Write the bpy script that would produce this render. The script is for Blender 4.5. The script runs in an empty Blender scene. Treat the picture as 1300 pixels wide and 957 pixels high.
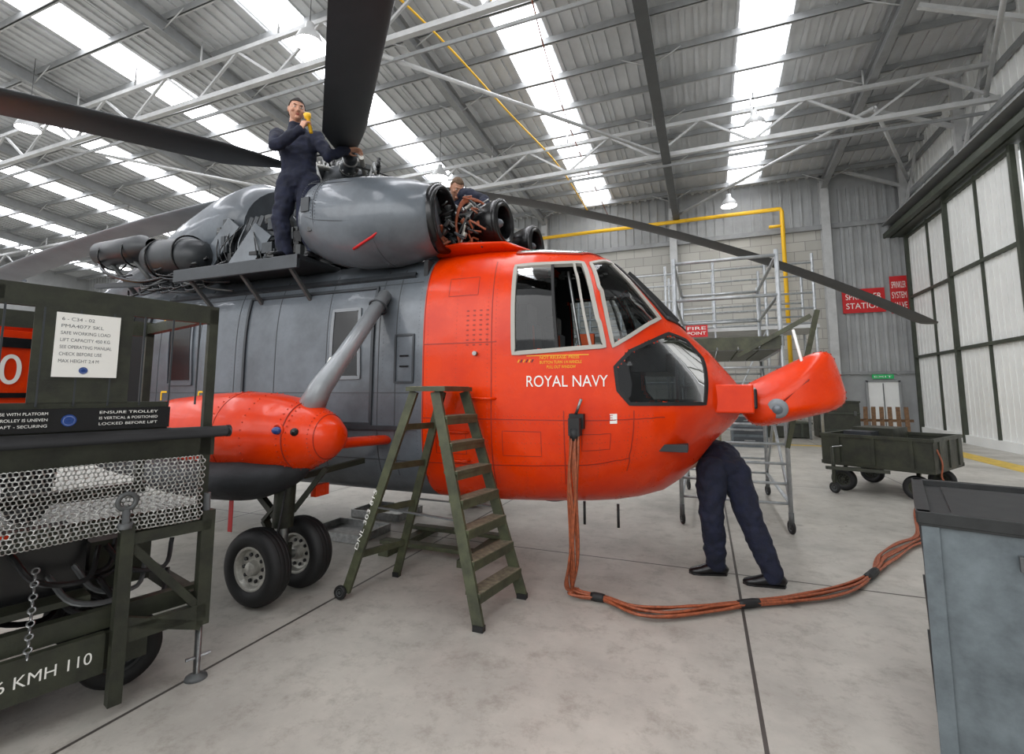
import bpy, bmesh, math, random
import numpy as np
from math import copysign
from mathutils import Vector, Matrix
from mathutils.bvhtree import BVHTree
from mathutils.geometry import tessellate_polygon
random.seed(7)
SC=bpy.context.scene
V3=Vector
try: SC.view_settings.view_transform='Standard'
except Exception: pass

# ---------------------------------------------------------------- materials
def L(c):
    return tuple((x/255/12.92 if x/255<=.04045 else ((x/255+.055)/1.055)**2.4) for x in c)+(1,)
def mat(name,rgb,rough=.5,metal=0,var=0,vs=3.0,rgb2=None,bump=0,bs=40,coat=0,rvar=0,spec=None):
    m=bpy.data.materials.new(name); m.use_nodes=True; nt=m.node_tree; b=nt.nodes["Principled BSDF"]
    b.inputs["Base Color"].default_value=L(rgb); b.inputs["Roughness"].default_value=rough; b.inputs["Metallic"].default_value=metal
    if spec is not None: b.inputs["Specular IOR Level"].default_value=spec
    if coat: b.inputs["Coat Weight"].default_value=coat; b.inputs["Coat Roughness"].default_value=.06
    tc=nt.nodes.new("ShaderNodeTexCoord")
    if var or rvar:
        n=nt.nodes.new("ShaderNodeTexNoise"); n.inputs["Scale"].default_value=vs; n.inputs["Detail"].default_value=8; n.inputs["Roughness"].default_value=.65
        nt.links.new(tc.outputs["Object"],n.inputs["Vector"])
        r=nt.nodes.new("ShaderNodeMapRange"); r.inputs[1].default_value=.35; r.inputs[2].default_value=.65
        nt.links.new(n.outputs[0],r.inputs[0])
        if var:
            mx=nt.nodes.new("ShaderNodeMix"); mx.data_type='RGBA'
            c2=rgb2 if rgb2 else tuple(max(0,c*(1-var)) for c in rgb)
            mx.inputs[6].default_value=L(rgb); mx.inputs[7].default_value=L(c2)
            nt.links.new(r.outputs[0],mx.inputs[0]); nt.links.new(mx.outputs[2],b.inputs["Base Color"])
        if rvar:
            r2=nt.nodes.new("ShaderNodeMapRange"); r2.inputs[1].default_value=.3; r2.inputs[2].default_value=.7; r2.inputs[3].default_value=rough; r2.inputs[4].default_value=rough+rvar
            nt.links.new(n.outputs[0],r2.inputs[0]); nt.links.new(r2.outputs[0],b.inputs["Roughness"])
    if bump:
        n2=nt.nodes.new("ShaderNodeTexNoise"); n2.inputs["Scale"].default_value=bs; n2.inputs["Detail"].default_value=4
        nt.links.new(tc.outputs["Object"],n2.inputs["Vector"])
        bp=nt.nodes.new("ShaderNodeBump"); bp.inputs["Strength"].default_value=bump; bp.inputs["Distance"].default_value=.02
        nt.links.new(n2.outputs[0],bp.inputs["Height"]); nt.links.new(bp.outputs[0],b.inputs["Normal"])
        if coat: nt.links.new(bp.outputs[0],b.inputs["Coat Normal"])
    return m
def emit(name,rgb,s):
    m=bpy.data.materials.new(name); m.use_nodes=True; nt=m.node_tree; b=nt.nodes["Principled BSDF"]
    b.inputs["Base Color"].default_value=L(rgb); b.inputs["Emission Color"].default_value=L(rgb); b.inputs["Emission Strength"].default_value=s
    return m
RED=mat("red_paint",(226,60,0),.24,0,.12,2.5,rgb2=(208,46,0),bump=.22,bs=4.5,coat=.12,rvar=.1,spec=.28)
REDIN=mat("cockpit_lining",(48,50,52),.8)
GREY=mat("grey_paint",(104,111,118),.30,.1,.24,1.6,bump=.24,bs=4.5,coat=.3,rvar=.15)
GREYD=mat("dark_grey_paint",(62,66,70),.4,.2,.2,3)
HOIST=mat("hoist_charcoal",(50,53,56),.38,.2,.25,4)
GREYL=mat("pale_blade_grey",(132,137,141),.45,0,.12,1.5)
BLADE=mat("blade_dark",(56,60,63),.42,0,.2,1.2)
BLACK=mat("black_rubber",(22,22,23),.6,0,.3,8)
BAG=mat("float_bag_fabric",(44,46,50),.7,0,.25,6,bump=.4,bs=12)
BLK2=mat("black_gloss",(14,14,16),.25)
SHADEIN=mat("doorway_shade_black",(12,12,13),.9)
STEEL=mat("bare_steel",(165,166,165),.35,.9,.2,20)
CHAINM=mat("chain_steel",(200,200,196),.3,.8,.15,20)
ALU=mat("galvanised_tube",(186,190,192),.4,.5,.15,12)
FRAME=mat("window_frame_grey",(168,164,156),.4)
CHR=mat("wheel_hub_metal",(188,186,178),.35,.5,.15,30)
OLIVE=mat("olive_paint",(54,57,43),.42,0,.4,5,rgb2=(34,36,28),bump=.1,bs=60,rvar=.15)
OLIVEL=mat("ladder_olive",(80,84,60),.5,0,.3,7,rgb2=(52,54,40))
TREAD=mat("worn_tread",(132,126,106),.6,0,.35,25)
NAVY=mat("navy_coveralls",(22,28,52),.85,0,.3,12,bump=.25,bs=90)
SKIN=mat("skin",(205,150,122),.5,0,.12,30)
LIP=mat("lips",(160,88,78),.5)
HAIR=mat("dark_hair",(34,25,20),.7,0,.4,60,bump=.5,bs=200)
HAIRB=mat("light_brown_hair",(120,92,66),.7,0,.3,60,bump=.5,bs=200)
SHOE=mat("black_shoe",(16,16,18),.3)
WHITE=mat("white_paint",(235,234,228),.5)
YEL=mat("yellow_paint",(236,184,30),.5)
ORC=mat("orange_cable",(168,88,54),.5,0,.3,30)
SEAT=mat("orange_harness",(200,80,30),.7)
CABM=mat("cabinet_bluegrey",(106,115,119),.4,.1,.28,5,rgb2=(78,85,89),rvar=.2,bump=.05,bs=30)
CABT=mat("cabinet_top_dark",(36,38,38),.5,.1,.5,10)
SIGNR=mat("sign_red",(196,24,28),.5)
BROWN=mat("timber",(120,88,58),.8,0,.3,12)
STEELG=mat("roof_steel_grey",(150,152,152),.5,.1,.1,2)
STEELP=mat("roof_steel_pale",(192,193,192),.5,.05,.1,2)
STEELD=mat("roof_steel_dark",(88,90,90),.5,.2,.1,2)
DECK=mat("roof_deck_sheet",(210,212,213),.45,.05,.1,.6)
CLADW=mat("wall_cladding_white",(234,235,232),.5,0,.04,.8)
CLADG=mat("wall_cladding_grey",(168,170,170),.55,0,.1,.8)
DKGRN=mat("door_frame_green",(66,72,60),.5,0,.2,3)
YLINE=mat("floor_yellow",(220,184,60),.5,0,.2,5)
SKYL=emit("skylight_panel",(249,250,255),8.7)
LAMP=emit("lamp_glow",(255,253,248),26)
BEACON=mat("blue_lens",(30,60,120),.15)
GREENS=emit("exit_green",(20,130,70),.5)
def glass():
    m=bpy.data.materials.new("window_glass"); m.use_nodes=True; nt=m.node_tree; nt.nodes.clear()
    o=nt.nodes.new("ShaderNodeOutputMaterial"); t=nt.nodes.new("ShaderNodeBsdfTransparent"); t.inputs[0].default_value=(.32,.35,.36,1)
    g=nt.nodes.new("ShaderNodeBsdfGlossy"); g.inputs["Roughness"].default_value=.04
    f=nt.nodes.new("ShaderNodeFresnel"); f.inputs[0].default_value=1.5; x=nt.nodes.new("ShaderNodeMixShader")
    nt.links.new(f.outputs[0],x.inputs[0]);nt.links.new(t.outputs[0],x.inputs[1]);nt.links.new(g.outputs[0],x.inputs[2]);nt.links.new(x.outputs[0],o.inputs[0])
    return m
GLASS=glass()
def concrete():
    m=mat("concrete_floor",(186,182,173),.27,0,.17,.9,bump=.05,bs=25,rvar=.25); nt=m.node_tree; b=nt.nodes["Principled BSDF"]
    src=b.inputs["Base Color"].links[0].from_socket
    tc=nt.nodes.new("ShaderNodeTexCoord")
    n=nt.nodes.new("ShaderNodeTexNoise"); n.inputs["Scale"].default_value=5; n.inputs["Detail"].default_value=12; n.inputs["Roughness"].default_value=.8
    nt.links.new(tc.outputs["Object"],n.inputs[0])
    r=nt.nodes.new("ShaderNodeMapRange"); r.inputs[1].default_value=.5; r.inputs[2].default_value=.75; r.inputs[4].default_value=.8; nt.links.new(n.outputs[0],r.inputs[0])
    mx=nt.nodes.new("ShaderNodeMix"); mx.data_type='RGBA'; nt.links.new(r.outputs[0],mx.inputs[0]); nt.links.new(src,mx.inputs[6]); mx.inputs[7].default_value=L((112,106,96))
    vo=nt.nodes.new("ShaderNodeTexVoronoi"); vo.inputs["Scale"].default_value=1.3; nt.links.new(tc.outputs["Object"],vo.inputs["Vector"])
    lt=nt.nodes.new("ShaderNodeMapRange"); lt.inputs[1].default_value=.03; lt.inputs[2].default_value=.075; lt.inputs[3].default_value=.55; lt.inputs[4].default_value=0; nt.links.new(vo.outputs["Distance"],lt.inputs[0])
    m0=nt.nodes.new("ShaderNodeMix"); m0.data_type='RGBA'; nt.links.new(lt.outputs[0],m0.inputs[0]); nt.links.new(mx.outputs[2],m0.inputs[6]); m0.inputs[7].default_value=L((70,64,56))
    sx=nt.nodes.new("ShaderNodeSeparateXYZ"); nt.links.new(tc.outputs["Object"],sx.inputs[0])
    def joint(sock,off,half):
        a=nt.nodes.new("ShaderNodeMath");a.operation='SUBTRACT';a.inputs[1].default_value=off;nt.links.new(sock,a.inputs[0])
        p=nt.nodes.new("ShaderNodeMath");p.operation='PINGPONG';p.inputs[1].default_value=half;nt.links.new(a.outputs[0],p.inputs[0])
        c=nt.nodes.new("ShaderNodeMath");c.operation='LESS_THAN';c.inputs[1].default_value=.011;nt.links.new(p.outputs[0],c.inputs[0]);return c.outputs[0]
    j1=joint(sx.outputs[0],.2,1.525); j2=joint(sx.outputs[1],5.05,2.5)
    mm=nt.nodes.new("ShaderNodeMath");mm.operation='MAXIMUM';nt.links.new(j1,mm.inputs[0]);nt.links.new(j2,mm.inputs[1])
    m2=nt.nodes.new("ShaderNodeMix");m2.data_type='RGBA';nt.links.new(mm.outputs[0],m2.inputs[0]);nt.links.new(m0.outputs[2],m2.inputs[6]);m2.inputs[7].default_value=L((70,66,62))
    nt.links.new(m2.outputs[2],b.inputs["Base Color"])
    return m
CONC=concrete()
def blockwall():
    m=mat("concrete_block_wall",(176,174,168),.8); nt=m.node_tree; b=nt.nodes["Principled BSDF"]
    tc=nt.nodes.new("ShaderNodeTexCoord"); mp=nt.nodes.new("ShaderNodeMapping"); mp.inputs["Rotation"].default_value=(math.radians(90),0,0)
    br=nt.nodes.new("ShaderNodeTexBrick"); br.inputs["Scale"].default_value=1; br.inputs["Brick Width"].default_value=.9; br.inputs["Row Height"].default_value=.45; br.inputs["Mortar Size"].default_value=.015
    br.inputs["Color1"].default_value=L((186,184,176)); br.inputs["Color2"].default_value=L((170,168,161)); br.inputs["Mortar"].default_value=L((142,140,136))
    nt.links.new(tc.outputs["Object"],mp.inputs[0]);nt.links.new(mp.outputs[0],br.inputs[0]);nt.links.new(br.outputs[0],b.inputs["Base Color"])
    return m
BLOCK=blockwall()

# ---------------------------------------------------------------- mesh builder
def frame(d):
    d=V3(d).normalized(); up=V3((0,0,1)) if abs(d.z)<.95 else V3((1,0,0))
    s=d.cross(up).normalized(); u=s.cross(d).normalized(); return d,s,u
class MB:
    def __init__(s): s.v=[];s.f=[];s.m=[];s.s=[];s.mats=[]
    def add(s,vs,fs,m,smooth=False):
        o=len(s.v); s.v+=[tuple(v) for v in vs]
        if m not in s.mats: s.mats.append(m)
        i=s.mats.index(m)
        for f in fs: s.f.append([o+k for k in f]); s.m.append(i); s.s.append(smooth)
    def box(s,c,size,m,R=None):
        hx,hy,hz=[a/2 for a in size]; c=V3(c)
        vs=[V3((x,y,z)) for x in(-hx,hx) for y in(-hy,hy) for z in(-hz,hz)]
        if R is not None: vs=[R@v for v in vs]
        s.add([c+v for v in vs],[(0,1,3,2),(4,6,7,5),(0,4,5,1),(2,3,7,6),(0,2,6,4),(1,5,7,3)],m)
    def bar(s,p0,p1,w,h,m,up=None):
        p0=V3(p0);p1=V3(p1);d=(p1-p0).normalized()
        upv=V3(up) if up else (V3((0,0,1)) if abs(d.z)<.95 else V3((1,0,0)))
        a=d.cross(upv).normalized()*w/2; b=a.cross(d).normalized()*h/2
        vs=[p+x+y for p in(p0,p1) for x,y in((a,b),(-a,b),(-a,-b),(a,-b))]
        s.add(vs,[(0,1,2,3),(7,6,5,4),(0,4,5,1),(1,5,6,2),(2,6,7,3),(3,7,4,0)],m)
    def path(s,pts,r,m,n=10,flat=None,side=None,smooth=True):
        pts=[V3(p) for p in pts]; k=len(pts); rr=[r]*k if not hasattr(r,'__len__') else r
        vs=[];pf=None
        for i,p in enumerate(pts):
            d=(pts[min(i+1,k-1)]-pts[max(i-1,0)]).normalized()
            if side is not None:
                sd=V3(side[i]) if hasattr(side[0],'__len__') else V3(side)
                a=(sd-d*sd.dot(d)).normalized()
            elif pf is None: a=frame(d)[1]
            else: a=(pf-d*pf.dot(d)).normalized()
            pf=a; b=d.cross(a)
            ra=rr[i]; rb=ra
            if flat is not None: rb=flat[i] if hasattr(flat,'__len__') else ra*flat
            for j in range(n):
                t=2*math.pi*j/n; vs.append(p+a*ra*math.cos(t)+b*rb*math.sin(t))
        fs=[(i*n+j,i*n+(j+1)%n,(i+1)*n+(j+1)%n,(i+1)*n+j) for i in range(k-1) for j in range(n)]
        s.add(vs,fs,m,smooth); o=len(s.v)-len(vs); mi=s.mats.index(m)
        for ring,rev in((0,True),(k-1,False)):
            f=[o+ring*n+j for j in range(n)]; s.f.append(f[::-1] if rev else f); s.m.append(mi); s.s.append(False)
    def tube(s,p0,p1,r,m,r2=None,n=12): s.path([p0,p1],[r,r if r2 is None else r2],m,n)
    def lathe(s,o,ax,prof,m,n=32,smooth=True,sq=1.0):
        o=V3(o);d,a,b=frame(ax); vs=[];k=len(prof)
        for x,r in prof:
            for j in range(n):
                t=2*math.pi*j/n; vs.append(o+d*x+a*r*math.cos(t)+b*r*sq*math.sin(t))
        s.add(vs,[(i*n+j,i*n+(j+1)%n,(i+1)*n+(j+1)%n,(i+1)*n+j) for i in range(k-1) for j in range(n)],m,smooth)
    def ell(s,c,r,m,R=None,nu=20,nv=12,e=2.0):
        vs=[];c=V3(c)
        for i in range(nv+1):
            ph=-math.pi/2+math.pi*i/nv
            for j in range(nu):
                t=2*math.pi*j/nu
                q=lambda v:math.copysign(abs(v)**(2/e),v)
                v=V3((r[0]*q(math.cos(ph))*q(math.cos(t)),r[1]*q(math.cos(ph))*q(math.sin(t)),r[2]*q(math.sin(ph))))
                if R is not None: v=R@v
                vs.append(c+v)
        s.add(vs,[(i*nu+j,i*nu+(j+1)%nu,(i+1)*nu+(j+1)%nu,(i+1)*nu+j) for i in range(nv) for j in range(nu)],m,True)
    def torus(s,c,ax,R,r,m,n=32,k=10):
        c=V3(c);d,a,b=frame(ax);vs=[]
        for i in range(n):
            t=2*math.pi*i/n; q=a*math.cos(t)+b*math.sin(t)
            for j in range(k):
                u=2*math.pi*j/k; vs.append(c+q*(R+r*math.cos(u))+d*r*math.sin(u))
        s.add(vs,[(i*k+j,((i+1)%n)*k+j,((i+1)%n)*k+(j+1)%k,i*k+(j+1)%k) for i in range(n) for j in range(k)],m,True)
    def quad(s,p,m): s.add(p,[tuple(range(len(p)))],m)
    def obj(s,name,parent=None,bevel=0,merge=0):
        me=bpy.data.meshes.new(name); me.from_pydata(s.v,[],s.f)
        for m in s.mats: me.materials.append(m)
        me.polygons.foreach_set("material_index",s.m); me.polygons.foreach_set("use_smooth",s.s)
        bm=bmesh.new(); bm.from_mesh(me)
        if merge: bmesh.ops.remove_doubles(bm,verts=bm.verts,dist=merge)
        bmesh.ops.recalc_face_normals(bm,faces=bm.faces); bm.to_mesh(me); bm.free()
        ob=bpy.data.objects.new(name,me); SC.collection.objects.link(ob)
        if parent: ob.parent=parent
        if bevel:
            b=ob.modifiers.new("bevel",'BEVEL'); b.width=bevel; b.segments=2; b.limit_method='ANGLE'; b.angle_limit=math.radians(50)
        return ob
def empty(name,loc=(0,0,0)):
    e=bpy.data.objects.new(name,None); e.location=loc; SC.collection.objects.link(e); return e
def spl(pts,per=8):
    P=[V3(p) for p in pts]; P=[P[0]*2-P[1]]+P+[P[-1]*2-P[-2]]; out=[]
    for i in range(1,len(P)-2):
        a,b,c,d=P[i-1:i+3]
        for k in range(per):
            t=k/per; out.append(.5*((2*b)+(c-a)*t+(2*a-5*b+4*c-d)*t*t+(3*b-a-3*c+d)*t**3))
    out.append(P[-2]); return out
def text2d(s):
    c=bpy.data.curves.new("t",'FONT'); c.body=s; c.size=1; o=bpy.data.objects.new("t",c); SC.collection.objects.link(o)
    bpy.context.view_layer.update(); me=o.to_mesh(); vs=[tuple(v.co) for v in me.vertices]; fs=[tuple(p.vertices) for p in me.polygons]
    o.to_mesh_clear(); bpy.data.objects.remove(o); return vs,fs
def text(mb,s,origin,ux,uy,width,m,h=None,snapf=None):
    vs,fs=text2d(s); x0=min(v[0] for v in vs);x1=max(v[0] for v in vs);y0=min(v[1] for v in vs);y1=max(v[1] for v in vs)
    k=width/(x1-x0); ky=k if h is None else h/(y1-y0); o=V3(origin);ux=V3(ux).normalized();uy=V3(uy).normalized()
    P=[o+ux*(v[0]-x0)*k+uy*(v[1]-y0)*ky for v in vs]
    if snapf: P=[snapf(p) for p in P]
    mb.add(P,fs,m)

# ================================================================ HANGAR
XR=8.3; YB=25.0; XL=-50.0; YF=-12.0
def rz_(y): return 13.9-.096*y
g=MB(); g.quad([(XL,YF,0),(XR,YF,0),(XR,YB,0),(XL,YB,0)],CONC); g.obj("floor")
g=MB(); g.box((6.35,5,.002),(.55,34,.004),YLINE); g.box((1.9,17.8,.002),(9,.3,.004),YLINE); g.obj("trim_floor_line")
g=MB()
g.quad([(XL,YF,rz_(YF)+.05),(XR,YF,rz_(YF)+.05),(XR,YB,rz_(YB)+.05),(XL,YB,rz_(YB)+.05)],DECK)
x=XL
while x<XR:
    g.bar((x,YF,rz_(YF)+.02),(x,YB,rz_(YB)+.02),.12,.08,DECK); x+=.38
g.obj("ceiling")
SX=[2.0,-4.85,-11.5,-18.2,-25,-31.8,-38.6,-45.4]
g=MB()
for sx in SX:
    w=.66
    g.quad([(sx-w,YF+1,rz_(YF+1)-.03),(sx+w,YF+1,rz_(YF+1)-.03),(sx+w,YB-.8,rz_(YB-.8)-.03),(sx-w,YB-.8,rz_(YB-.8)-.03)],SKYL)
g.obj("window_roof_skylights")
g=MB(); y=YF+.5
while y<YB:
    g.box(((XL+XR)/2,y,rz_(y)-.17),(XR-XL,.06,.2),STEELG); g.box(((XL+XR)/2,y+.04,rz_(y)-.26),(XR-XL,.09,.02),STEELP); y+=1.55
RX=[5.3,-1.2,-7.9,-14.7,-21.5,-28.3,-35.1,-41.9]
for rx in RX:
    a=V3((rx,YF,rz_(YF)-.5));b=V3((rx,YB,rz_(YB)-.5))
    g.bar(a,b,.02,.42,STEELG); g.bar(a-V3((0,0,.21)),b-V3((0,0,.21)),.22,.03,STEELG); g.bar(a+V3((0,0,.2)),b+V3((0,0,.2)),.22,.03,STEELG)
    yy=YF+2
    while yy<YB:
        for sd in(-1,1): g.tube((rx,yy,rz_(yy)-.65),(rx+sd*.9,yy,rz_(yy)-.2),.02,STEELP,n=6)
        yy+=3.1
for k in range(7):
    sx=3.8-6.75*k
    g.tube((sx,YF,rz_(YF)-.12),(sx,YB,rz_(YB)-.12),.015,STEELP,n=5)
g.obj("ceiling_beams")
def truss(y,z0,z1,nm):
    g=MB()
    g.bar((XL,y,z1),(XR,y,z1),.13,.13,STEELP); g.bar((XL,y,z0),(XR,y,z0),.15,.15,STEELP)
    g.bar((XL,y+.5,z0-.15),(XR,y+.5,z0-.15),.05,.1,STEELG)
    n=18; st=(XR-XL)/n
    for i in range(n):
        xa=XL+i*st; g.bar((xa,y,z0),(xa+st/2,y,z1),.07,.07,STEELP); g.bar((xa+st/2,y,z1),(xa+st,y,z0),.07,.07,STEELP)
        g.tube((xa,y,z1),(xa,y,rz_(y)-.3),.03,STEELP,n=6)
    g.obj(nm)
truss(9.6,10.7,11.9,"roof_truss"); truss(17.6,10.2,11.3,"roof_truss"); truss(1.6,11.4,12.6,"roof_truss")
g=MB()
for xa,ya,xb,yb in [(5.3,9.6,8.0,17.6),(5.3,17.6,8.2,24),(-7.9,9.6,-1.2,17.6),(-14.7,17.6,-7.9,24.6),(-21.5,9.6,-14.7,17.6),(5.3,17.6,-1.2,24.6)]:
    g.tube((xa,ya,10.6),(xb,yb,10.3),.06,STEELP,n=8)
g.box((-1.0,6.5,10.25),(.12,36,.3),STEELG); g.box((-1.0,6.5,10.1),(.3,36,.03),STEELD)
g.obj("roof_bracing")
g=MB(); g.path(spl([(-9,4,12.6),(-6.9,10,11.8),(-6.0,15,11.4),(-5.4,19,11.2),(-5.2,24.2,10.8)],10),.03,YEL,8)
g.path(spl([(-3.0,3,12.4),(-3.4,8,11.9),(-4.0,13,11.5),(-4.3,18,11.2),(-4.3,24.2,10.7)],10),.02,ORC,8); g.path([(-4.4,9.6,10.9),(1.5,9.6,10.95)],.03,YEL,8)
g.obj("roof_cable_run")
g=MB(); yp=24.35
g.path([(-8.3,yp,10.0),(3.5,yp,10.0),(3.55,yp,9.9),(3.55,yp,.0)],.09,YEL,10)
g.path([(3.0,yp,9.2),(3.6,yp,9.2)],.07,YEL,10); g.box((3.55,yp,2.5),(.25,.2,.3),YEL)
g.obj("gas_pipe")
g=MB()
g.box(((XL+5.5)/2,YB+.15,4.5),(5.5-XL,.3,9.0),BLOCK); g.box(((XL+5.5)/2,YB+.15,10.4),(5.5-XL,.3,2.8),CLADG)
x=XL
while x<5.5: g.box((x,YB-.03,10.4),(.1,.06,2.8),CLADG); x+=.4
g.box(((5.5+XR)/2,YB+.15,5.9),(XR-5.5+.6,.3,11.8),CLADG)
x=5.6
while x<XR: g.box((x,YB-.04,6.6),(.12,.08,8.4),CLADG); x+=.33
g.box(((XL+XR)/2,YB-.1,9.1),(XR-XL,.12,.22),STEELG); g.box((6.9,YB-.06,2.5),(2.8,.1,.12),STEELG)
g.obj("wall_back")
g=MB()
for cx in RX:
    g.box((cx,YB-.35,5.6),(.34,.03,11.2),STEELP); g.box((cx,YB-.05,5.6),(.34,.03,11.2),STEELP); g.box((cx,YB-.2,5.6),(.03,.3,11.2),STEELP)
g.obj("trim_wall_columns")
g=MB()
g.box((XR+.15,(YF+YB)/2,10.4),(.3,YB-YF,4.2),CLADW)
y=YF
while y<YB: g.box((XR-.015,y,10.4),(.03,.1,4.2),CLADW); y+=.35
g.box((XR+.15,(YF+4)/2,4.15),(.3,4-YF,8.3),CLADG)
g.box((XR+.15,YB-.2,4.15),(.3,.6,8.3),CLADG)
for yc in (24.4,19.5,14.6,9.7,4.8,0):
    g.bar((XR-.2,yc,8.5),(XR-.2,yc,12.4),.18,.3,STEELP)
    g.bar((XR-.2,yc,9.2),(XR-.2,yc-2.4,12.4),.09,.09,STEELP)
    g.bar((XR-.3,yc,10.4),(XR-2.8,yc,11.6),.12,.12,STEELP)
for z in(9.9,11.0): g.box((XR-.12,(YF+YB)/2,z),(.12,YB-YF,.16),STEELG)
g.obj("wall_right")
g=MB(); g.box((XR-.35,(YF+YB)/2,8.55),(.5,YB-YF,.5),DKGRN); g.box((XR-.75,(YF+YB)/2,8.42),(.2,YB-YF,.2),DKGRN); g.box((XR-.45,(YF+YB)/2,8.9),(.9,YB-YF,.06),STEELG)
g.obj("trim_door_track")
for i in range(5):
    y1=24.6-i*4.1; y0=y1-4.1; xx=XR-.15-(i%2)*.22
    g=MB(); g.box((xx+.03,(y0+y1)/2,4.15),(.06,y1-y0,8.2),CLADW)
    y=y0+.15
    while y<y1: g.box((xx-.005,y,4.15),(.02,.1,8.1),CLADW); y+=.3
    for yy in(y0+.07,y1-.07): g.box((xx-.06,yy,4.15),(.12,.14,8.25),DKGRN)
    g.box((xx-.04,(y0+y1)/2,4.15),(.08,.06,8.25),DKGRN)
    for z in(.14,3.1,5.6,8.15): g.box((xx-.05,(y0+y1)/2,z),(.1,y1-y0,.1 if z>1 else .28),DKGRN if z>1 else CLADW)
    g.obj("door_%d"%(i+1))
g=MB(); g.box((XL-.15,(YF+YB)/2,7),(.3,YB-YF,14),CLADG); g.obj("wall_left")
g=MB(); g.box((6.97,YB-.16,1.05),(1.1,.06,2.1),CLADW); g.box((6.97,YB-.2,1.05),(.03,.03,2.0),STEELD)
for xx in(6.4,7.54): g.box((xx,YB-.17,1.08),(.08,.1,2.16),STEELG)
g.box((6.97,YB-.17,2.14),(1.2,.1,.08),STEELG); g.obj("door_exit")
def sign(nm,x0,x1,z0,z1,y,lines,m,tm=WHITE):
    g=MB(); g.box(((x0+x1)/2,y,(z0+z1)/2),(x1-x0,.04,z1-z0),m); n=len(lines); hh=(z1-z0)/(n+.6)
    for i,t in enumerate(lines):
        text(g,t,(x0+(x1-x0)*.08,y-.025,z1-hh*(i+1.15)),(1,0,0),(0,0,1),(x1-x0)*.84,tm,h=hh*.62)
    return g.obj(nm)
sign("sprinkler_sign",5.75,7.3,5.1,6.15,YB-.14,["SPRINKLER","STATION"],SIGNR)
sign("sprinkler_sign",7.5,8.1,5.0,6.6,YB-.14,["SPRINKLER","SYSTEM","VALVE"],SIGNR)
sign("fire_point_sign",-.55,.15,3.55,4.0,17.7,["FIRE","POINT"],SIGNR)
sign("exit_sign",6.6,7.35,2.24,2.42,YB-.24,["EXIT"],GREENS)
def highbay(x,y,z,r=.33):
    e=empty("high_bay_lamp",(x,y,z)); g=MB()
    g.lathe((0,0,0),(0,0,1),[(-.05,r),(0,r*1.02),(.18,r*.8),(.34,r*.35),(.5,r*.3),(.52,0)],STEELP,24)
    g.tube((0,0,.5),(0,0,rz_(y)-z-.12),.012,STEELD,n=6); g.obj("reflector",e)
    g=MB(); g.ell((0,0,.02),(r*.92,r*.92,r*.45),LAMP); g.obj("diffuser",e)
for x,y,z in [(-8.9,8.6,10.4),(-9.5,16.1,10.2),(1.3,23.0,10.0),(-20.8,8.3,10.5),(1.8,16.6,10.2),(-16,16.2,10.2),(-22.6,16,10.2),(-16,23,10),(-22.6,23,10),(-29,16,10.2),(-29,23,10),(-9.4,23,10),(-36,20,10)]:
    highbay(x,y,z)

# ================================================================ HELICOPTER
HELI=empty("helicopter"); YC=4.95
S=[(.30,.06,1.50,1.66,2,1.8),(.27,.18,1.42,1.74,2.2,1.8),(.2,.34,1.34,1.83,2.3,1.7),(.05,.56,1.20,2.02,2.5,1.6),(-.1,.70,1.0,2.17,2.7,1.6),(-.24,.80,.85,2.32,2.9,1.7),(-.4,.88,.74,2.51,3.1,1.9),(-.6,.95,.68,2.73,3.4,2.2),(-.8,1.0,.65,2.92,3.7,2.6),(-1.0,1.02,.64,3.0,3.9,3),(-1.4,1.04,.62,3.06,4,3.4),(-1.9,1.05,.6,3.1,4,3.6),(-2.45,1.06,.6,3.1,4,3.8),(-7,1.06,.62,3.1,4,3.8),(-8.5,1.0,.8,3.05,3,3),(-10,.75,1.3,2.95,2.6,2.4),(-12,.45,1.9,2.75,2.2,2.2),(-16,.28,2.2,2.75,2,2)]
S=S[::-1]; A=np.array(S)
xs=np.concatenate([np.arange(-16,-7.2,.4),np.arange(-7.2,-2.5,.08),np.arange(-2.45,.29,.025),[.3]])
def sect(x,sc=0.0,N=192):
    w,zb,zt,n,nl=[np.interp(x,A[:,0],A[:,k]) for k in (1,2,3,4,5)]
    w-=sc;zb+=sc;zt-=sc
    zm=zb+(zt-zb)*.45; r=[]
    for i in range(N):
        t=2*math.pi*i/N; c,s=math.cos(t),math.sin(t); e=n if s>0 else nl
        den=(abs(c)**e+abs(s)**e)**(1/e); c/=den; s/=den
        r.append((x,YC-w*c, zm+s*((zt-zm) if s>0 else (zm-zb))))
    return r
def loft(sc,xl):
    V=[];F=[];N=192
    for x in xl: V+=sect(x,sc)
    for j in range(len(xl)-1):
        for i in range(N):
            a=j*N+i;b=j*N+(i+1)%N; F.append((a,b,b+N,a+N))
    k=len(xl)-1
    V.append((xl[-1],YC,sum(v[2] for v in V[k*N:k*N+N])/N)); c=len(V)-1
    for i in range(N): F.append((k*N+i,k*N+(i+1)%N,c))
    return V,F
FV,FF=loft(0,xs); bv=BVHTree.FromPolygons(FV,FF)
def snapn(p):
    l,n,_,_=bv.find_nearest(V3(p))
    if n.dot(l-V3((l.x,YC,1.85)))<0: n=-n
    return l,n
def snap(p,off=.004):
    l,n=snapn(p); return l+n*off
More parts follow.
